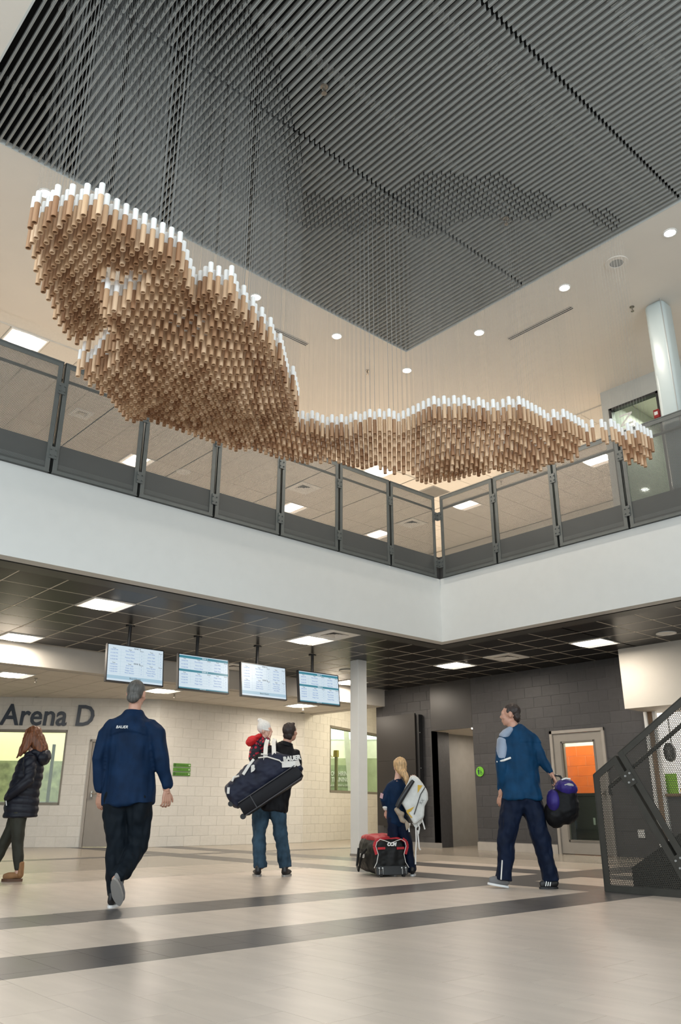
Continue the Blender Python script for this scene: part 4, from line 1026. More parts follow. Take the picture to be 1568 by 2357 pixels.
def head_parts(c, f, u=(0, 0, 1), k=1.):
    """skull, jaw, nose, ears, lips around the centre c, facing f"""
    f = Vector(f).normalized(); u = Vector(u); u = (u-f*u.dot(f)).normalized(); s = f.cross(u); R = Matrix((s, f, u)).transposed(); c = Vector(c)
    def P(a, b_, z): return c+R@Vector((a*k, b_*k, z*k))
    def E(p, r): return ell(P(*p), [q*k for q in r], R)
    sh = [E((0, -.012, .030), (.074, .094, .088)), E((0, .030, -.045), (.054, .062, .068)), E((0, .062, -.085), (.026, .024, .024)), E((0, .075, .02), (.056, .02, .035)),
          limb([(*P(0, .088, .012), .009*k, .010*k), (*P(0, .108, -.022), .014*k, .013*k)], 8), E((.012, .096, -.028), (.010, .012, .009)), E((-.012, .096, -.028), (.010, .012, .009)),
          E((0, .090, -.056), (.022, .010, .006)), E((0, .089, -.066), (.019, .010, .006)), E((.042, .066, -.025), (.022, .02, .02)), E((-.042, .066, -.025), (.022, .02, .02))]
    for g in (-1, 1): sh += [E((g*.076, -.012, -.004), (.012, .020, .032)), E((g*.080, -.020, .012), (.008, .016, .018))]
    return sh, P, R
m_eye = mat('eye_white', (.75, .73, .70), .25); m_iris = mat('eye_dark', (.03, .02, .015), .2)
def eyes(P, k, par, brow=None):
    for g in (-1, 1):
        b = ell(P(g*.030, .076, .004), (.0125*k,)*3, None, 10, 7); e = b.build('eye', m_eye, par, smooth=True)
        b = ell(P(g*.030, .086, .004), (.0058*k,)*3, None, 8, 6); b.build('iris', m_iris, e, smooth=True)
        if brow: limb([(*P(g*.014, .090, .026), .004*k, .004*k), (*P(g*.044, .080, .028), .003*k, .003*k)], 6).build('eyebrow', brow, par)
def shoe(name, heel, toe, m, ms, par, h=.085, w=.042, hl=.02, k=1.):
    """upper with ankle opening and a separate sole"""
    H, T = Vector(heel), Vector(toe); d = (T-H); L = d.length; d.normalize(); s = d.cross(Vector((0, 0, 1))).normalized(); u = s.cross(d)
    def Q(a, z): return H+d*(a*L)+u*z
    sh = [limb([(*Q(.10, hl+.030*k), w*.80, .036*k), (*Q(.35, hl+.034*k), w*.92, .036*k), (*Q(.68, hl+.026*k), w*1.08, .028*k), (*Q(.90, hl+.018*k), w*.8, .020*k)], 12),
          limb([(*Q(.14, hl+.03*k), w*.78, .05*k), (*(Q(.17, hl+h)), w*.72, .048*k)], 12)]
    o = blob(name, sh, .008, m, par, 3)
    b = MB(); n = 20; pts = []
    for q in range(n):
        a = 2*math.pi*q/n; e = .5+.5*math.cos(a); ww = w*(1.02+.16*math.sin(e*math.pi)*(1 if e > .5 else .2)); pts.append(H+d*(L*(.02+.97*e))+s*(ww*math.sin(a)))
    b.poly(pts, u*hl); b.build('sole', ms, o)
    return o
def person(name, label, origin, group=None):
    return dict(loc=Vector(origin), label=label, name=name)
RP = -YAW
def finish_person(name, shapes, hands, skin, loc, label, voxel=.009):
    ms = [blob_mesh(shapes, voxel, 4)]+hands
    me = merge_meshes(name, ms, skin)
    o = place(name, me, None, loc=loc, rz=RP); o['label'] = label; o['category'] = 'person'
    return o
m_navy = mat('jacket_navy', (.0035, .0165, .048), .7, var=.25, scale=9, bump=.12, bscale=220, spec=.15)
m_navy2 = mat('jacket_blue', (.002, .036, .092), .65, var=.28, scale=7, bump=.12, bscale=220, spec=.18)
m_trk = mat('trousers_navy', (.004, .009, .026), .65, spec=.15, var=.25, scale=10, bump=.1, bscale=200)
m_dark = mat('trousers_dark', (.004, .0075, .012), .7, spec=.15, var=.25, scale=10, bump=.1, bscale=200)
m_denim = mat('jeans_denim', (.030, .058, .088), .8, spec=.15, var=.45, scale=7, bump=.15, bscale=260)
m_puff = mat('puffer_navy', (.008, .009, .016), .5, spec=.3, var=.2, scale=12, bump=.08, bscale=90)
m_olive = mat('leggings_olive', (.020, .020, .012), .75, var=.2)
m_tan = mat('boot_suede', (.27, .135, .055), .75, var=.15, scale=20)
m_blackj = mat('jacket_black', (.006, .006, .008), .55, spec=.15, var=.25, scale=9, bump=.12, bscale=150)
m_shoe = mat('shoe_black', (.014, .013, .014), .5); m_sole = mat('sole_grey', (.30, .28, .26), .6); m_solew = mat('sole_white', (.7, .7, .7), .5); m_shoeg = mat('shoe_grey', (.15, .145, .145), .6)
def hairmat(name, c): return mat(name, c, .5, var=.45, scale=22, stretch=(3, 3, .5), bump=.35, bscale=70)
HG, HB, HA, HL = hairmat('hair_grey', (.070, .066, .060)), hairmat('hair_dark', (.022, .012, .009)), hairmat('hair_auburn', (.135, .042, .012)), hairmat('hair_blond', (.52, .33, .16))
m_wl = mat('webbing_white', (.72, .70, .66), .6)

# --- man in the blue jacket, walking away
loc = (3.503, 6.644, 0)
hp, P, R = head_parts((-.022, .02, 1.715), (.10, 1, -.02), (0, .02, 1), 1.02)
sh = hp+[limb([(-.026, .01, 1.50, .06, .06), (-.024, .015, 1.64, .054, .056)]), limb([(0, 0, .85, .15, .10), (-.02, 0, 1.1, .15, .10), (-.03, 0, 1.35, .17, .11), (-.03, 0, 1.48, .09, .08)]),
    limb([(-.18, 0, 1.45, .055, .055), (-.295, -.02, 1.16, .045, .045), (-.262, .03, .88, .030, .026)]), limb([(.12, 0, 1.45, .055, .055), (.248, -.02, 1.17, .045, .045), (.312, .03, .90, .030, .026)]),
    limb([(-.09, 0, .85, .09, .09), (-.07, .02, .46, .055, .06), (-.055, 0, .09, .04, .045)]), limb([(.08, 0, .85, .09, .09), (.09, .05, .44, .055, .06), (.01, -.24, .22, .04, .042)])]
hd = [hand((-.262, .03, .885), (.02, .12, -1), (.6, .7, 0), 1, 1.0, .55), hand((.312, .03, .905), (.02, .12, -1), (-.6, .7, 0), -1, 1.0, .6)]
p1 = finish_person('person', sh, hd, m_skin, loc, 'man seen from behind walking away in a navy zip jacket and dark trousers')
blob('hair', [ell(P(0, -.022, .036), (.081, .095, .094), R), ell(P(0, -.075, -.03), (.062, .040, .055), R)], .008, HG, p1, 3)
eyes(P, 1., p1)
def yoke(c):
    d = 0.
    zl = 1.362+.018*math.cos((c.x+.03)*15)
    if c.y < 0 and zl < c.z < 1.50 and abs(c.x+.03) < .175: d += .013*min(1, (c.z-zl)/.008)*min(1, (.175-abs(c.x+.03))/.03)*min(1, (1.50-c.z)/.08)
    return d
jk = [limb([(0, 0, .795, .228, .156), (-.005, 0, .90, .225, .150), (-.015, 0, 1.08, .210, .145), (-.028, 0, 1.28, .222, .150), (-.03, 0, 1.40, .225, .140), (-.03, .005, 1.475, .185, .110), (-.028, .01, 1.53, .105, .085), (-.028, .012, 1.56, .078, .076)], 20, True),
      limb([(-.17, 0, 1.44, .085, .09), (-.245, -.01, 1.36, .078, .088), (-.283, -.02, 1.16, .066, .074), (-.275, .02, .99, .055, .06), (-.263, .03, .92, .045, .048)]),
      limb([(.11, 0, 1.45, .085, .09), (.185, -.01, 1.37, .078, .088), (.238, -.02, 1.17, .064, .074), (.283, .02, 1.02, .054, .058), (.308, .03, .94, .047, .05)])]
j = blob('jacket', jk, .009, m_navy, p1, 6, cloth_fold(.021, 8, 1.8, 3, extra=yoke))
blob('collar', [limb([(-.028, .01, 1.535, .092, .084), (-.026, .012, 1.575, .078, .074)], 18, True)], .008, m_navy, p1, 3)
text_mesh([('BAUER', .034, 0, 0, 'CENTER', .002, 0, .2)]).build('jacket_text', m_white, j).location = (-.072, -.180, 1.405)
tr_ = [limb([(-.068, 0, .96, .118, .105), (-.080, 0, .86, .126, .110), (-.105, .01, .72, .105, .115), (-.082, .02, .46, .082, .092), (-.062, .01, .24, .070, .08), (-.053, 0, .085, .066, .085)], 14), limb([(.052, 0, .96, .118, .105), (.070, 0, .86, .126, .110), (.095, .02, .70, .105, .115), (.094, .05, .45, .084, .095), (.05, -.11, .31, .072, .078), (.012, -.22, .235, .066, .066)])]
blob('trousers', tr_+[ell((-.005, 0, .86), (.18, .122, .10))], .011, m_dark, p1, 5, cloth_fold(.017, 11, 5, 9))
shoe('shoe', (-.055, -.085, .0), (-.075, .20, 0), m_shoe, m_solew, p1)
shoe('shoe', (.005, -.30, .235), (.035, -.14, .02), m_shoeg, m_sole, p1, h=.07)

# --- woman in the long padded coat, walking left
loc = (3.844, 9.651, 0)
hp, P, R = head_parts((-.075, 0, 1.545), (-1, .12, .02), (0, 0, 1), .97)
sh = hp+[limb([(-.035, .0, 1.33, .05, .05), (-.055, 0, 1.46, .046, .048)]), limb([(-.10, 0, .75, .13, .10), (-.08, 0, 1.0, .12, .10), (-.04, 0, 1.25, .10, .12), (-.03, 0, 1.35, .07, .07)]),
    limb([(-.01, -.15, 1.28, .045, .045), (.02, -.19, 1.06, .038, .038), (-.15, -.10, .90, .028, .026)]), limb([(-.03, .15, 1.28, .045, .045), (-.05, .19, 1.06, .038, .038), (-.15, .10, .90, .028, .026)]),
    limb([(-.09, -.06, .75, .085, .085), (-.06, -.05, .40, .05, .052), (-.005, -.05, .08, .036, .038)]), limb([(-.13, .06, .75, .085, .085), (-.24, .08, .42, .05, .052), (-.36, .09, .12, .036, .038)])]
hd = [hand((-.15, -.085, .89), (-.3, .2, -.8), (0, 1, -.1), 1, .9, .5), hand((-.15, .085, .89), (-.3, -.2, -.8), (0, -1, -.1), -1, .9, .5)]
p2 = finish_person('person', sh, hd, m_skin2, loc, 'woman with long auburn hair in a dark padded coat, olive trousers and tan boots')
eyes(P, .97, p2, HA)
hs = [ell(P(0, -.020, .040), (.088, .100, .090), R), limb([(-.03, 0, 1.55, .085, .10), (.02, 0, 1.46, .085, .105), (.06, 0, 1.40, .075, .10), (.085, 0, 1.37, .055, .09)]),
      limb([(-.11, -.075, 1.56, .030, .022), (-.125, -.090, 1.46, .028, .018), (-.15, -.095, 1.38, .022, .015), (-.185, -.085, 1.30, .010, .008)]), limb([(-.06, -.08, 1.58, .05, .026), (-.07, -.10, 1.48, .05, .022), (-.10, -.105, 1.39, .035, .018), (-.15, -.10, 1.32, .012, .01)]),
      limb([(-.11, .075, 1.56, .030, .022), (-.13, .085, 1.45, .028, .018), (-.17, .08, 1.36, .014, .012)]), limb([(.08, -.04, 1.42, .03, .04), (.12, -.05, 1.40, .018, .02), (.145, -.05, 1.425, .007, .007)])]
blob('hair', hs, .007, HA, p2, 6, cloth_fold(.009, 38, 4, 2))
def puff(c): return .012*abs(math.sin(math.pi*(c.z+.05*c.x)/.088))-.006
ct = [limb([(-.085, 0, .67, .190, .155), (-.09, 0, .80, .190, .150), (-.085, 0, .96, .175, .145), (-.06, 0, 1.10, .165, .150), (-.045, 0, 1.24, .150, .155), (-.035, 0, 1.32, .105, .12), (-.04, 0, 1.37, .075, .085)], 20, True)]
c2 = blob('coat', ct, .010, m_puff, p2, 3, lambda c: puff(c)+.004*noise.noise(c*14))
sl_ = [limb([(-.015, -.135, 1.29, .075, .07), (.02, -.180, 1.16, .070, .068), (.022, -.20, 1.06, .066, .062), (-.06, -.200, .98, .060, .056), (-.16, -.175, .905, .052, .048), (-.215, -.12, .865, .045, .042)])]
blob('sleeve', sl_, .009, m_puff, p2, 3, lambda c: .010*abs(math.sin(math.pi*(c.z*.8-c.x*.5)/.075))-.004)
sl_ = [limb([(-.03, .13, 1.29, .075, .07), (-.04, .18, 1.10, .066, .062), (-.09, .185, 1.0, .060, .056), (-.17, .15, .90, .052, .048)])]
blob('sleeve', sl_, .009, m_puff, p2, 3, lambda c: .010*abs(math.sin(math.pi*(c.z*.8-c.x*.5)/.075))-.004)
blob('hood', [ell((.095, 0, 1.315), (.075, .12, .095), Matrix.Rotation(.3, 3, 'Y')), ell((.02, 0, 1.365), (.10, .115, .05))], .010, m_puff, p2, 3, cloth_fold(.008, 12, 12, 4))
b = MB(); b.bar((-.215, -.155, .845), (-.200, -.155, .785), .008, .006, (0, 1, 0)); b.build('pocket_zip', m_white, p2)
blob('trousers', [limb([(-.09, -.06, .72, .095, .095), (-.06, -.05, .42, .065, .068), (-.035, -.05, .28, .06, .062), (-.008, -.05, .12, .047, .05)]), limb([(-.13, .06, .72, .095, .095), (-.24, .08, .43, .065, .068), (-.30, .09, .28, .06, .06), (-.345, .09, .17, .048, .05)])], .010, m_olive, p2, 4, cloth_fold(.008, 12, 6, 1))
for q, (h_, t_) in enumerate((((.055, -.05, .0), (-.185, -.055, 0)), ((-.33, .09, .03), (-.56, .09, .0)))):
    o = shoe('boot', h_, t_, m_tan, mat('boot_sole', (.10, .045, .02), .6), p2, h=.165, w=.038, hl=.028)

# --- father with the child on his arm and a duffel bag over the shoulder
loc = (6.482, 8.347, 0)
hp, P, R = head_parts((.080, .03, 1.672), (.42, .85, .28), (-.10, -.22, 1), 1.0)
sh = hp+[limb([(.02, .0, 1.45, .06, .06), (.055, .01, 1.61, .055, .056)]), limb([(-.14, 0, .85, .15, .10), (-.06, 0, 1.15, .15, .10), (-.02, 0, 1.38, .17, .11), (.01, 0, 1.47, .09, .08)]),
    limb([(-.19, 0, 1.41, .055, .055), (-.36, .05, 1.23, .045, .045), (-.24, .28, 1.28, .030, .026)]), limb([(.13, 0, 1.41, .055, .055), (.17, .06, 1.15, .045, .045), (.10, .26, 1.20, .030, .026)]),
    limb([(-.25, 0, .85, .09, .09), (-.265, 0, .46, .055, .06), (-.24, 0, .09, .04, .045)]), limb([(-.07, 0, .85, .09, .09), (-.01, 0, .46, .055, .06), (.06, 0, .09, .04, .045)])]
hd = [hand((-.24, .28, 1.285), (.8, .2, .25), (0, 0, 1), -1, 1.0, .6), hand((.10, .26, 1.20), (-.6, .3, .3), (0, -1, .3), 1, 1.0, .8)]
p3 = finish_person('person', sh, hd, m_skin, loc, 'dark haired man in a black jacket and blue jeans looking up at the screens')
blob('hair', [ell(P(0, -.026, .040), (.084, .096, .094), R), ell(P(0, -.075, -.025), (.066, .042, .06), R), ell(P(0, .055, .095), (.05, .04, .025), R)], .008, HB, p3, 3, cloth_fold(.006, 30, 14, 6))
eyes(P, 1., p3, HB)
jk = [limb([(-.13, 0, .745, .195, .150), (-.12, 0, .86, .20, .150), (-.085, 0, 1.05, .20, .15), (-.045, 0, 1.25, .215, .155), (-.02, 0, 1.38, .222, .14), (.005, .005, 1.45, .17, .11), (.03, .01, 1.505, .10, .085), (.035, .012, 1.53, .078, .076)], 20, True),
      limb([(-.18, 0, 1.40, .088, .09), (-.29, .01, 1.32, .088, .09), (-.365, .04, 1.23, .080, .082), (-.33, .15, 1.25, .070, .070), (-.25, .26, 1.28, .050, .05)]),
      limb([(.12, 0, 1.41, .088, .09), (.165, .02, 1.30, .082, .085), (.17, .07, 1.16, .072, .075), (.12, .24, 1.19, .050, .05)])]
blob('jacket', jk, .011, m_blackj, p3, 5, cloth_fold(.018, 10, 3.5, 5))
blob('collar', [limb([(.03, .01, 1.505, .092, .084), (.042, .012, 1.55, .078, .074)], 18, True)], .008, m_blackj, p3, 3)
blob('jeans', [limb([(-.23, 0, .86, .135, .125), (-.262, .0, .68, .108, .115), (-.272, .01, .47, .084, .095), (-.258, 0, .25, .080, .085), (-.240, -.005, .095, .082, .096)], 14, True), limb([(-.09, 0, .86, .135, .125), (-.045, .0, .68, .105, .115), (-.008, .01, .47, .084, .095), (.028, 0, .25, .080, .085), (.056, -.005, .095, .080, .096)], 14, True)], .011, m_denim, p3, 5, cloth_fold(.017, 12, 7, 7))
shoe('shoe', (-.255, -.10, 0), (-.305, .19, 0), m_shoe, m_sole, p3, w=.05); shoe('shoe', (.05, -.10, 0), (.095, .19, 0), m_shoe, m_sole, p3, w=.05)

# --- child carried on his left arm
loc2 = Vector(loc)+Matrix.Rotation(RP, 3, 'Z')@Vector((0, .16, 0))
hp, P, R = head_parts((-.250, .0, 1.700), (1, -.22, .08), (0, 0, 1), .84)
sh = hp+[limb([(-.28, 0, 1.56, .038, .038), (-.262, 0, 1.64, .036, .036)]), limb([(-.36, .0, 1.33, .08, .075), (-.34, 0, 1.45, .08, .075), (-.30, 0, 1.56, .065, .06)]),
    limb([(-.28, -.07, 1.54, .032, .03), (-.21, -.08, 1.56, .028, .026), (-.19, -.07, 1.62, .020, .018)]), limb([(-.28, .07, 1.54, .032, .03), (-.20, .09, 1.50, .028, .026), (-.12, .06, 1.52, .020, .018)]),
    limb([(-.36, -.05, 1.33, .055, .055), (-.27, -.07, 1.18, .04, .04), (-.28, -.06, 1.02, .032, .032)]), limb([(-.36, .05, 1.33, .055, .055), (-.24, .09, 1.20, .04, .04), (-.24, .09, 1.02, .032, .032)])]
hd = [hand((-.19, -.072, 1.625), (.35, -.1, 1), (-.6, -.4, .2), 1, .62, .25), hand((-.12, .06, 1.52), (1, 0, .2), (0, 0, -1), 1, .62, .5)]
p4 = finish_person('person', sh, hd, m_skin2, loc2, 'small child in a white bobble hat and red hooded jacket, carried on the man’s arm'.replace('’', "'"), voxel=.007)
eyes(P, .84, p4, HB)
m_knit = mat('knit_white', (.74, .71, .67), .85, var=.08, scale=60, bump=.5, bscale=160)
hat = blob('hat', [ell(P(0, -.022, .062), (.078, .092, .088), R), ell(P(0, -.040, .12), (.055, .062, .05), R)], .007, m_knit, p4, 3)
blob('hat_brim', [ell(P(0, -.010, .022), (.079, .098, .020), R@Matrix.Rotation(-.25, 3, 'X'))], .006, m_knit, hat, 2)
blob('pompom', [ell(P(-.01, -.085, .165), (.034, .034, .034))], .006, m_knit, hat, 2, cloth_fold(.008, 60, 60, 1))
m_red = mat('hood_red', (.52, .010, .012), .7, var=.15)
def floral(name):
    m, nt, b = nodes_of(name); N = nt.nodes; L = nt.links
    tc = N.new('ShaderNodeTexCoord'); v = N.new('ShaderNodeTexVoronoi'); v.inputs['Scale'].default_value = 24; L.new(tc.outputs['Object'], v.inputs['Vector'])
    cr = N.new('ShaderNodeValToRGB'); cr.color_ramp.interpolation = 'CONSTANT'; e = cr.color_ramp.elements; e[0].color = (.50, .015, .04, 1); e[1].position = .40; e[1].color = (.010, .009, .020, 1)
    L.new(v.outputs['Distance'], cr.inputs[0]); L.new(cr.outputs[0], b.inputs['Base Color']); b.inputs['Roughness'].default_value = .7
    return m
m_flo = floral('floral_cloth')
blob('jacket', [limb([(-.365, 0, 1.34, .095, .09), (-.35, 0, 1.45, .10, .095), (-.31, 0, 1.56, .085, .08), (-.285, 0, 1.61, .055, .055)], 16), limb([(-.31, -.06, 1.55, .052, .05), (-.235, -.085, 1.545, .044, .044), (-.200, -.078, 1.60, .034, .034)]), limb([(-.29, .06, 1.55, .052, .05), (-.20, .09, 1.50, .040, .04), (-.13, .06, 1.52, .030, .03)])], .009, m_flo, p4, 4, cloth_fold(.007, 14, 10, 8))
blob('hood', [ell((-.415, -.015, 1.575), (.085, .095, .065), Matrix.Rotation(-.45, 3, 'Y')), ell((-.345, -.01, 1.625), (.06, .085, .035), Matrix.Rotation(-.5, 3, 'Y'))], .008, m_red, p4, 4, cloth_fold(.008, 13, 13, 2))
blob('trousers', [limb([(-.36, -.05, 1.36, .07, .07), (-.27, -.07, 1.19, .055, .055), (-.28, -.06, 1.04, .045, .045)]), limb([(-.36, .05, 1.36, .07, .07), (-.24, .09, 1.20, .055, .055), (-.24, .09, 1.04, .045, .045)])], .009, m_dark, p4, 4)

# --- duffel bag on the father's back (long axis tilted 33 degrees)
th = math.radians(33); off = Vector((0, -.30, 0))
dl = Vector(loc)+Matrix.Rotation(RP, 3, 'Z')@off
duf = thing('duffel_bag', 'large navy duffel bag with white straps slung over the shoulder of the man in jeans', 'bag', dl, RP)
UA, VA = Vector((math.cos(th), 0, math.sin(th))), Vector((-math.sin(th), 0, math.cos(th)))
def D(uu, vv, y=0.): return UA*uu+VA*vv+Vector((0, y, 0))
m_duf = mat('duffel_navy', (.013, .016, .034), .55, spec=.25, var=.3, scale=8, bump=.1, bscale=180); m_dufb = mat('duffel_black', (.008, .008, .011), .5, spec=.2, var=.15, bump=.15, bscale=240)
def bagloft(prof, n=26, e=3.2):
    """loft of superellipse sections along u: (u, v centre, half v, half y)"""
    vs = []; fs = []
    for uu, vc, hv, hy in prof:
        for k in range(n):
            a = 2*math.pi*k/n; ca, sa = math.cos(a), math.sin(a)
            vs.append(D(uu, vc+hv*math.copysign(abs(sa)**(2/e), sa), hy*math.copysign(abs(ca)**(2/e), ca)))
    L = len(prof)
    for i in range(L-1):
        for k in range(n): fs.append((i*n+k, i*n+(k+1) % n, (i+1)*n+(k+1) % n, (i+1)*n+k))
    fs.append(tuple(range(n-1, -1, -1))); fs.append(tuple((L-1)*n+k for k in range(n)))
    return MB().add(vs, fs)
bg = blob('body', [bagloft([(-.045, 1.04, .09, .10), (-.01, 1.06, .155, .14), (.10, 1.075, .175, .155), (.30, 1.09, .185, .16), (.55, 1.10, .185, .16), (.70, 1.07, .155, .155), (.82, .995, .120, .14), (.88, .95, .085, .11)])], .011, m_duf, duf, 4, cloth_fold(.016, 8, 8, 3))
b = bagloft([(.03, .875, .080, .165), (.06, .87, .092, .172), (.80, .87, .092, .172), (.845, .885, .075, .16)], 24, 6); b.build('base_panel', m_dufb, duf, smooth=True)
b = MB()
for vv in (.955, .79): b.tube([D(.04, vv, -.165), D(.82, vv, -.165)], .007, 6)
b.tube([D(.20, .79, -.173), D(.20, .95, -.173)], .006, 6); b.build('piping', mat('piping_grey', (.06, .06, .07), .5), duf)
for vv in (.82, 1.0):
    b = MB(); c = D(-.045+.05*(vv < .9), vv-.02*(vv < .9), -.08); b.tube([c+Vector((0, -.035, 0)), c+Vector((0, .035, 0))], .032, 14); b.build('wheel', m_plast, duf, smooth=True)
for a_, c_ in (((-.203, 1.56), (-.19, 1.36)), ((-.114, 1.57), (-.085, 1.38))):
    pts = [(c_[0]+.012, -.13, c_[1]-.10), (c_[0], -.125, c_[1]), ((a_[0]+c_[0])/2, -.02, (a_[1]+c_[1])/2+.01), (a_[0], .13, a_[1]-.03), (a_[0]+.004, .22, a_[1]+.012), (a_[0]+.01, .34, a_[1]-.02)]
    b = MB()
    for q, w_ in zip(pts, pts[1:]): b.bar(q, w_, .050, .010, (0, -1, .35))
    b.build('strap', m_wl, duf)
b = MB(); b.bar(D(.25, 1.20, -.168), D(.36, 1.255, -.14), .035, .012, (0, 1, 0)); b.bar(D(.36, 1.255, -.14), D(.44, 1.29, -.08), .030, .012, (0, 1, 0)); b.build('side_strap', m_wl, duf)
b = MB(); b.bar(D(.03, 1.17, -.15), D(-.01, 1.11, -.155), .03, .014, (0, 1, 0)); b.build('end_patch', m_wl, duf)
b = MB(); b.tube([D(.10, 1.205, -.168), D(.14, 1.235, -.15), D(.20, 1.215, -.168)], .013, 8); b.build('grab_handle', m_wl, duf)
b = MB()
b.bar(D(.70, 1.045, -.172), D(.84, .965, -.155), .070, .012, (0, 1, 0)); b.bar(D(.84, .965, -.155), D(.885, .955, -.09), .068, .012, (0, 1, 0)); b.build('white_band', m_wl, duf)
b = MB(); b.tube([D(.50, 1.27, -.13), D(.60, 1.215, -.168), D(.70, 1.10, -.176), D(.72, 1.04, -.176)], .008, 6); b.tube([D(.55, 1.29, -.09), D(.61, 1.24, -.155)], .010, 6); b.build('trim_piping', m_wl, duf)
m = text_mesh([('BAUER', .072, 0, 0, 'LEFT', .003, 0, 0, .004)]); o = m.build('bag_text', m_wl, duf); o.location = D(.735, 1.065, -.185); o.rotation_euler = (0, -math.radians(8), math.radians(20))
m = text_mesh([('B', .085, 0, 0, 'CENTER', .003, 0, .5, .006)]); o = m.build('bag_emblem', m_wl, duf); o.location = D(.37, 1.17, -.185); o.rotation_euler = (0, -math.radians(28), 0)

# --- girl with the goalie pads
loc = (7.661, 7.462, 0)
hp, P, R = head_parts((.005, .02, 1.265), (-.25, 1, .05), (0, 0, 1), .92)
sh = hp+[limb([(-.03, 0, 1.08, .042, .042), (-.01, .01, 1.20, .040, .042)]), limb([(-.045, 0, .60, .10, .08), (-.045, 0, .85, .10, .08), (-.04, 0, 1.02, .11, .08), (-.03, 0, 1.09, .06, .06)]),
    limb([(-.13, 0, 1.03, .038, .038), (-.20, -.03, .86, .032, .032), (-.17, .03, .74, .022, .02)]), limb([(.06, 0, 1.03, .038, .038), (.15, .06, .90, .032, .032), (.16, .02, 1.06, .022, .02)]),
    limb([(-.09, 0, .60, .065, .065), (-.09, 0, .32, .045, .048), (-.085, 0, .07, .033, .035)]), limb([(.03, 0, .60, .065, .065), (.08, 0, .32, .045, .048), (.12, 0, .07, .033, .035)])]
hd = [hand((-.17, .03, .745), (.05, .25, -1), (.7, .6, 0), 1, .8, .6), hand((.16, .02, 1.06), (.1, -.4, 1), (.2, .8, .3), 1, .8, .8)]
p5 = finish_person('person', sh, hd, m_skin2, loc, 'girl with blond ponytail in a navy tracksuit, seen from behind next to the white column', voxel=.008)
eyes(P, .92, p5)
blob('hair', [ell(P(0, -.018, .036), (.086, .098, .090), R), ell(P(0, -.065, -.02), (.075, .05, .075), R), limb([(.03, -.075, 1.20, .05, .04), (.06, -.10, 1.165, .042, .036), (.075, -.105, 1.12, .034, .03), (.085, -.10, 1.08, .022, .02), (.07, -.10, 1.035, .008, .008)])], .008, HL, p5, 3, cloth_fold(.007, 40, 9, 4))
blob('hair_tie', [limb([(.042, -.088, 1.19, .030, .030), (.052, -.094, 1.178, .030, .03)])], .006, m_plast, p5, 2)
blob('jacket', [limb([(-.045, 0, .60, .125, .10), (-.045, 0, .70, .125, .10), (-.045, 0, .88, .125, .10), (-.04, 0, .99, .135, .10), (-.032, 0, 1.06, .10, .08), (-.022, 0, 1.11, .055, .055)], 18),
    limb([(-.11, 0, 1.02, .058, .06), (-.165, -.01, .95, .056, .06), (-.20, -.03, .86, .052, .054), (-.182, .01, .79, .044, .044)]), limb([(.05, 0, 1.02, .058, .06), (.11, .03, .96, .055, .055), (.15, .06, .90, .050, .05), (.16, .03, 1.02, .038, .038)])], .009, m_navy, p5, 5, cloth_fold(.010, 12, 5, 6))
blob('cuff', [limb([(-.186, .0, .795, .040, .04), (-.176, .02, .765, .036, .036)])], .006, m_wl, p5, 2)
b = MB(); b.box(-.025, .025, -.003, 0, -.03, .03); o = b.build('arm_patch', mat('patch_pink', (.55, .35, .38), .6), p5); o.location = (-.232, -.055, .915); o.rotation_euler = (0, .3, -.8)
blob('trousers', [limb([(-.085, 0, .66, .085, .085), (-.092, 0, .45, .072, .078), (-.092, 0, .22, .064, .07), (-.088, 0, .06, .062, .074)]), limb([(.015, 0, .66, .085, .085), (.06, 0, .45, .070, .078), (.098, 0, .22, .062, .07), (.12, 0, .06, .060, .072)])], .009, m_trk, p5, 4, cloth_fold(.009, 13, 6, 3))
shoe('shoe', (-.088, -.08, 0), (-.11, .15, 0), m_shoe, m_solew, p5, h=.07, w=.036); shoe('shoe', (.12, -.08, 0), (.15, .15, 0), m_shoe, m_solew, p5, h=.07, w=.036)
# goalie leg pads over her shoulder
pd = thing('goalie_pads', 'white goalie leg pads with yellow marks carried on the shoulder of the girl', 'pads', Vector(loc)+Matrix.Rotation(RP, 3, 'Z')@Vector((0, -.135, 0)), RP)
m_pw = mat('pad_white', (.66, .66, .63), .5, var=.12, scale=14, bump=.06); m_py = mat('pad_yellow', (.62, .38, .03), .5); m_pt = mat('pad_felt', (.36, .29, .22), .85, var=.2, bump=.2)
def slabpoly(name, pts, y, d, m, bev=.02, par=None): b = MB(); b.poly([(x, y, z) for x, z in pts], (0, d, 0)); return b.build(name, m, par or pd, bevel=bev)
A_ = [(.115, 1.13), (.16, 1.145), (.215, 1.115), (.27, 1.05), (.33, .955), (.33, .87), (.285, .79), (.272, .665), (.15, .58), (.03, .79), (-.005, .84)]
slabpoly('pad', A_, -.10, .09, m_pw, .028)
slabpoly('pad', [(x*.98+.012, z+.018) for x, z in A_], .0, .08, m_pw, .026)
b = MB(); b.tube([(-.055, -.10, .785), (-.02, -.115, .85), (.08, -.125, 1.0), (.15, -.11, 1.09)], [.028, .032, .030, .022], 12); b.build('side_roll', m_plast, pd, smooth=True)
b = MB(); b.tube([(-.062, -.085, .80), (.0, -.10, .905), (.09, -.10, 1.06), (.125, -.09, 1.13)], .010, 8); b.build('edge_binding', m_pw, pd)
b = MB(); b.tube([(.295, -.108, 1.015), (.235, -.112, .93), (.195, -.112, .82), (.150, -.112, .70)], .0055, 6); b.build('seam_stripe', m_plast, pd)
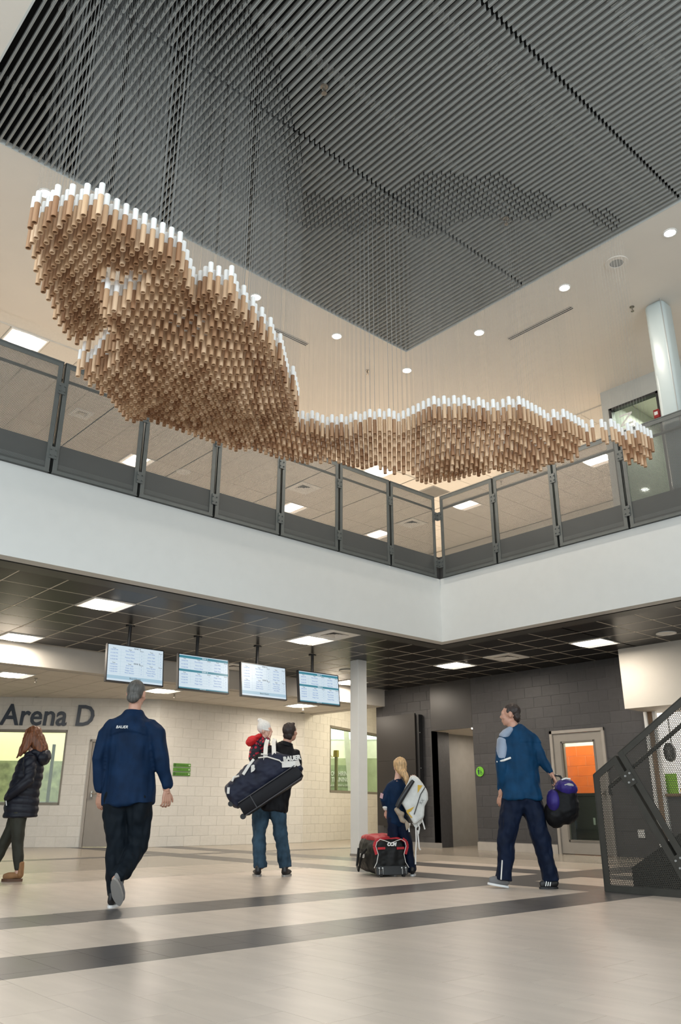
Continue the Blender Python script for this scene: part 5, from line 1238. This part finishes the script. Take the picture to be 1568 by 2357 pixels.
slabpoly('yellow_mark', [(.205, 1.04), (.265, 1.035), (.20, .945)], -.104, .006, m_py, 0); slabpoly('yellow_mark', [(.055, .745), (.155, .79), (.115, .735), (.075, .72)], -.104, .006, m_py, 0); slabpoly('yellow_mark', [(.05, .735), (.075, .725), (.13, .665), (.115, .66)], -.1035, .006, m_py, 0)
blob('knee_block', [limb([(-.065, -.06, .765, .030, .04), (-.03, -.06, .715, .034, .045), (.02, -.06, .70, .03, .04)]), limb([(-.02, -.05, .70, .03, .04), (.01, -.05, .63, .032, .04), (.04, -.05, .62, .026, .035)])], .008, m_pt, pd, 3)
slabpoly('toe_flap', [(.03, .66), (.09, .60), (.10, .56), (.055, .515), (.045, .56)], -.07, .02, m_pt, .006); slabpoly('calf_flap', [(.13, .60), (.26, .66), (.285, .70), (.25, .61), (.175, .535)], -.03, .015, m_pw, .006)
for pts in ([(.20, .60), (.215, .55), (.20, .48)], [(.25, .64), (.27, .57), (.28, .53)], [(.17, .55), (.172, .40), (.16, .27), (.155, .14)], [(.19, .52), (.20, .40), (.205, .32), (.22, .30)], [(.10, .60), (.085, .54), (.09, .50)]):
    b = MB()
    for q, w_ in zip(pts, pts[1:]): b.bar((q[0], -.06, q[1]), (w_[0], -.06, w_[1]), .016, .004, (0, 1, 0))
    b.build('strap', m_wl, pd)
m = text_mesh([('RX', .05, 0, 0, 'CENTER', .002)]); o = m.build('pad_text', m_grey, pd); o.location = (.262, -.106, .84); o.rotation_euler = (0, -1.0, 0)

# --- wheeled red and black bag on the floor
wb = thing('wheeled_bag', 'red and black wheeled equipment bag standing on the floor behind the girl', 'bag', (7.436, 7.475, 0), RP+.30)
m_bb = mat('bag_black', (.009, .009, .009), .5, spec=.25, var=.25, scale=9, bump=.12, bscale=160); m_br = mat('bag_red', (.42, .012, .02), .55, var=.15, scale=9)
def sect(y, w0, w1, z0, z1, n=28, e=3.6, sh=0.):
    out = []
    for k in range(n):
        a = 2*math.pi*k/n; ca, sa = math.cos(a), math.sin(a); zz = math.copysign(abs(sa)**(2/e), sa); w_ = w0+(w1-w0)*(zz+1)/2
        out.append((sh+w_*math.copysign(abs(ca)**(2/e), ca)+.03, y, (z0+z1)/2+(z1-z0)/2*zz))
    return out
def loft(secs_):
    n = len(secs_[0]); vs = [p for s in secs_ for p in s]; fs = []
    for i in range(len(secs_)-1):
        for k in range(n): fs.append((i*n+k, i*n+(k+1) % n, (i+1)*n+(k+1) % n, (i+1)*n+k))
    fs.append(tuple(range(n-1, -1, -1))); fs.append(tuple((len(secs_)-1)*n+k for k in range(n)))
    return MB().add(vs, fs)
bd = blob('body', [loft([sect(-.02, .20, .18, .03, .40), sect(.04, .225, .205, .02, .435), (sect(.30, .235, .215, .02, .455)), sect(.55, .235, .21, .02, .445), sect(.66, .20, .18, .05, .40)])], .010, m_bb, wb, 4, cloth_fold(.010, 8, 8, 11))
blob('top_panel', [loft([sect(.01, .17, .155, .36, .438), sect(.30, .20, .19, .38, .475), sect(.60, .18, .16, .36, .455)])], .009, m_br, wb, 3, cloth_fold(.008, 9, 9, 5))
CURV = [(-.19, .10), (-.155, .16), (-.135, .25), (-.165, .34), (-.15, .39), (-.11, .418), (-.06, .405), (.03, .375), (.12, .405), (.165, .418), (.21, .39), (.225, .34), (.195, .25), (.215, .16), (.255, .10)]
b = MB(); b.tube([(x, -.048, z) for x, z in CURV], .0042, 6); b.build('white_piping', m_wl, wb)
b = MB()
for s_ in (CURV[2:6], CURV[9:13]):
    for (xa, za), (xb, zb) in zip(s_, s_[1:]):
        dx = -.018 if xa < 0 else .018; b.bar((xa+dx, -.042, za), (xb+dx, -.042, zb), .038, .012, (0, 1, 0))
for xa, xb in ((-.14, -.045), (.105, .20)): b.bar((xa, -.044, .315), (xb, -.044, .318), .026, .012, (0, 1, 0))
b.build('red_trim', m_br, wb)
b = MB(); b.poly([(-.155, -.055, .02), (.235, -.055, .02), (.25, -.055, .10), (.232, -.055, .122), (-.15, -.055, .122), (-.168, -.055, .10)], (0, .06, 0)); kp = b.build('kick_plate', mat('kick_plate_black', (.022, .024, .026), .35), wb, bevel=.008)
b = MB()
for x in (-.13, -.085, .16, .21): b.tube([(x, -.060, .10), (x, -.054, .10)], .008, 10)
b.build('rivet', m_white, kp)
for x in (-.108, .185):
    b = MB(); b.tube([(x-.016, -.045, .042), (x+.016, -.045, .042)], .042, 18); b.build('wheel', m_plast, wb, smooth=True)
    b = MB(); b.box(x-.026, x-.018, -.075, -.03, .03, .09); b.box(x+.018, x+.026, -.075, -.03, .03, .09); b.build('wheel_housing', m_grey, wb)
m = text_mesh([('CCM', .052, 0, 0, 'CENTER', .002, 0, .25, .004)]); o = m.build('bag_text', m_white, wb); o.location = (.035, -.052, .345)
m = text_mesh([('SPEED', .06, 0, 0, 'CENTER', .002, 0, .2, .003)]); o = m.build('bag_text', m_white, wb); o.location = (-.222, .30, .20); o.rotation_euler = (0, 0, -math.pi/2)
b = MB(); b.tube([(-.215, .15, .30), (-.26, .20, .24), (-.27, .30, .05), (-.25, .42, .10), (-.215, .46, .30)], .014, 8); b.build('carry_strap', m_bb, wb)

# --- man in the blue jacket walking left with the helmet bag
loc = (7.453, 5.492, 0)
hp, P, R = head_parts((-.030, .02, 1.735), (-.93, .36, .0), (0, 0, 1), 1.02)
sh = hp+[limb([(.0, .0, 1.52, .06, .06), (-.015, .01, 1.66, .054, .056)]), limb([(.02, 0, .85, .15, .10), (.03, 0, 1.1, .15, .10), (.03, 0, 1.38, .16, .11), (.01, 0, 1.53, .09, .08)]),
    limb([(-.11, -.02, 1.48, .055, .055), (-.165, -.03, 1.20, .045, .045), (-.185, .03, .90, .030, .026)]), limb([(.16, 0, 1.48, .055, .055), (.262, -.02, 1.29, .045, .045), (.35, -.057, 1.12, .030, .026)]),
    limb([(-.05, 0, .86, .09, .09), (-.17, .02, .42, .055, .06), (-.21, .03, .09, .04, .045)]), limb([(.11, 0, .86, .09, .09), (.21, -.02, .42, .055, .06), (.265, -.02, .09, .04, .045)])]
hd = [hand((-.187, .03, .91), (-.05, .12, -1), (.7, .5, 0), 1, 1.0, .7), hand((.352, -.058, 1.115), (.45, -.05, -1), (-.6, 0, -.3), -1, 1.0, 1.1)]
p6 = finish_person('person', sh, hd, m_skin, loc, 'dark haired man in a bright blue jacket with pale panels walking left, carrying a bag')
blob('hair', [ell(P(0, -.024, .042), (.083, .096, .092), R), ell(P(0, -.070, -.02), (.068, .045, .06), R)], .008, HB, p6, 3, cloth_fold(.005, 30, 14, 1))
eyes(P, 1., p6, HB)
jk = [limb([(.025, 0, .865, .232, .155), (.025, 0, 1.0, .205, .150), (.03, 0, 1.18, .20, .15), (.035, 0, 1.36, .205, .15), (.03, 0, 1.47, .19, .135), (.015, 0, 1.55, .13, .10), (-.002, .005, 1.605, .088, .08)], 20, True),
      limb([(-.09, -.02, 1.47, .085, .088), (-.135, -.025, 1.36, .078, .084), (-.158, -.03, 1.20, .072, .078), (-.175, .0, 1.05, .060, .066), (-.186, .03, .95, .046, .05)]),
      limb([(.15, 0, 1.48, .086, .09), (.22, -.01, 1.39, .080, .084), (.262, -.02, 1.29, .068, .072), (.315, -.04, 1.20, .056, .058), (.346, -.055, 1.125, .045, .047)])]
j = blob('jacket', jk, .011, m_navy2, p6, 5, cloth_fold(.020, 8, 2.6, 8, extra=lambda c: .008 if (c.y < 0 and c.z > 1.44 and c.x > .02) else 0))
m_pan = mat('panel_pale_blue', (.25, .30, .39), .55, var=.1)
blob('sleeve_panel', [limb([(-.140, -.030, 1.47, .064, .080), (-.155, -.034, 1.37, .064, .080), (-.168, -.036, 1.27, .062, .076)])], .009, m_pan, p6, 3)
blob('shoulder_panel', [limb([(-.040, -.035, 1.585, .035, .05), (-.095, -.035, 1.540, .050, .066), (-.135, -.03, 1.495, .055, .07)])], .009, m_pan, p6, 3)
b = MB(); b.tube([(-.085, -.117, 1.278), (-.16, -.122, 1.252), (-.225, -.07, 1.238)], .011, 8); b.build('white_stripe', m_white, p6)
blob('trousers', [ell((.025, 0, .88), (.19, .128, .11)), limb([(-.040, 0, .97, .115, .105), (-.055, 0, .85, .128, .115), (-.115, .01, .66, .112, .118), (-.172, .02, .42, .090, .10), (-.195, .03, .22, .082, .092), (-.208, .03, .075, .084, .10)], 14, True), limb([(.095, 0, .97, .105, .105), (.105, 0, .85, .126, .115), (.16, -.01, .66, .110, .118), (.208, -.02, .42, .088, .10), (.238, -.02, .22, .082, .092), (.258, -.02, .075, .086, .10)], 14, True)], .011, m_trk, p6, 5, cloth_fold(.017, 10, 5, 2))
b = MB(); b.tube([(-.232, -.058, .27), (-.246, -.050, .16), (-.255, -.045, .085)], .0075, 6); b.build('zip_stripe', m_wl, p6)
s = shoe('shoe', (-.16, .03, .0), (-.385, .045, .035), m_shoeg, m_solew, p6, w=.044)
s = shoe('shoe', (.335, -.02, 0), (.125, -.06, 0), m_shoe, m_shoe, p6, w=.044)
b = MB()
for k in range(3): b.bar((.185+.022*k, -.098, .03), (.205+.022*k, -.080, .085), .008, .006, (0, 1, 0))
b.build('shoe_stripe', m_white, s)
hb = thing('helmet_bag', 'purple and black round bag held by the man in the bright blue jacket', 'bag', Vector(loc)+Matrix.Rotation(RP, 3, 'Z')@Vector((0, -.09, 0)), RP)
m_byl = mat('bag_nylon', (.005, .005, .006), .6, spec=.2)
m_pur = mat('bag_purple', (.024, .015, .13), .5, spec=.3, var=.3, scale=9); 
blob('body', [ell((.435, 0, .80), (.165, .16, .20)), ell((.36, .0, .72), (.13, .13, .14)), ell((.47, 0, .92), (.125, .13, .13))], .010, m_byl, hb, 4, cloth_fold(.012, 8, 8, 2))
blob('top_pocket', [ell((.475, -.035, .975), (.118, .125, .095), Matrix.Rotation(.1, 3, 'Y'))], .009, m_pur, hb, 4, cloth_fold(.006, 10, 10, 2))
blob('side_pocket', [ell((.325, -.055, .84), (.07, .10, .12))], .009, m_pur, hb, 4, cloth_fold(.006, 10, 10, 5))
blob('mesh_window', [ell((.475, -.125, .995), (.062, .035, .030))], .006, m_grey, hb, 3)
b = MB(); b.tube([(.42, -.10, 1.055), (.46, -.118, 1.068), (.51, -.10, 1.062)], .008, 6); b.build('reflective_strip', m_white, hb)
b = MB(); b.tube([(.36, .03, .98), (.35, .03, 1.06), (.39, .03, 1.105), (.44, .03, 1.095), (.47, .03, 1.04)], .013, 8); b.build('handle', m_plast, hb)
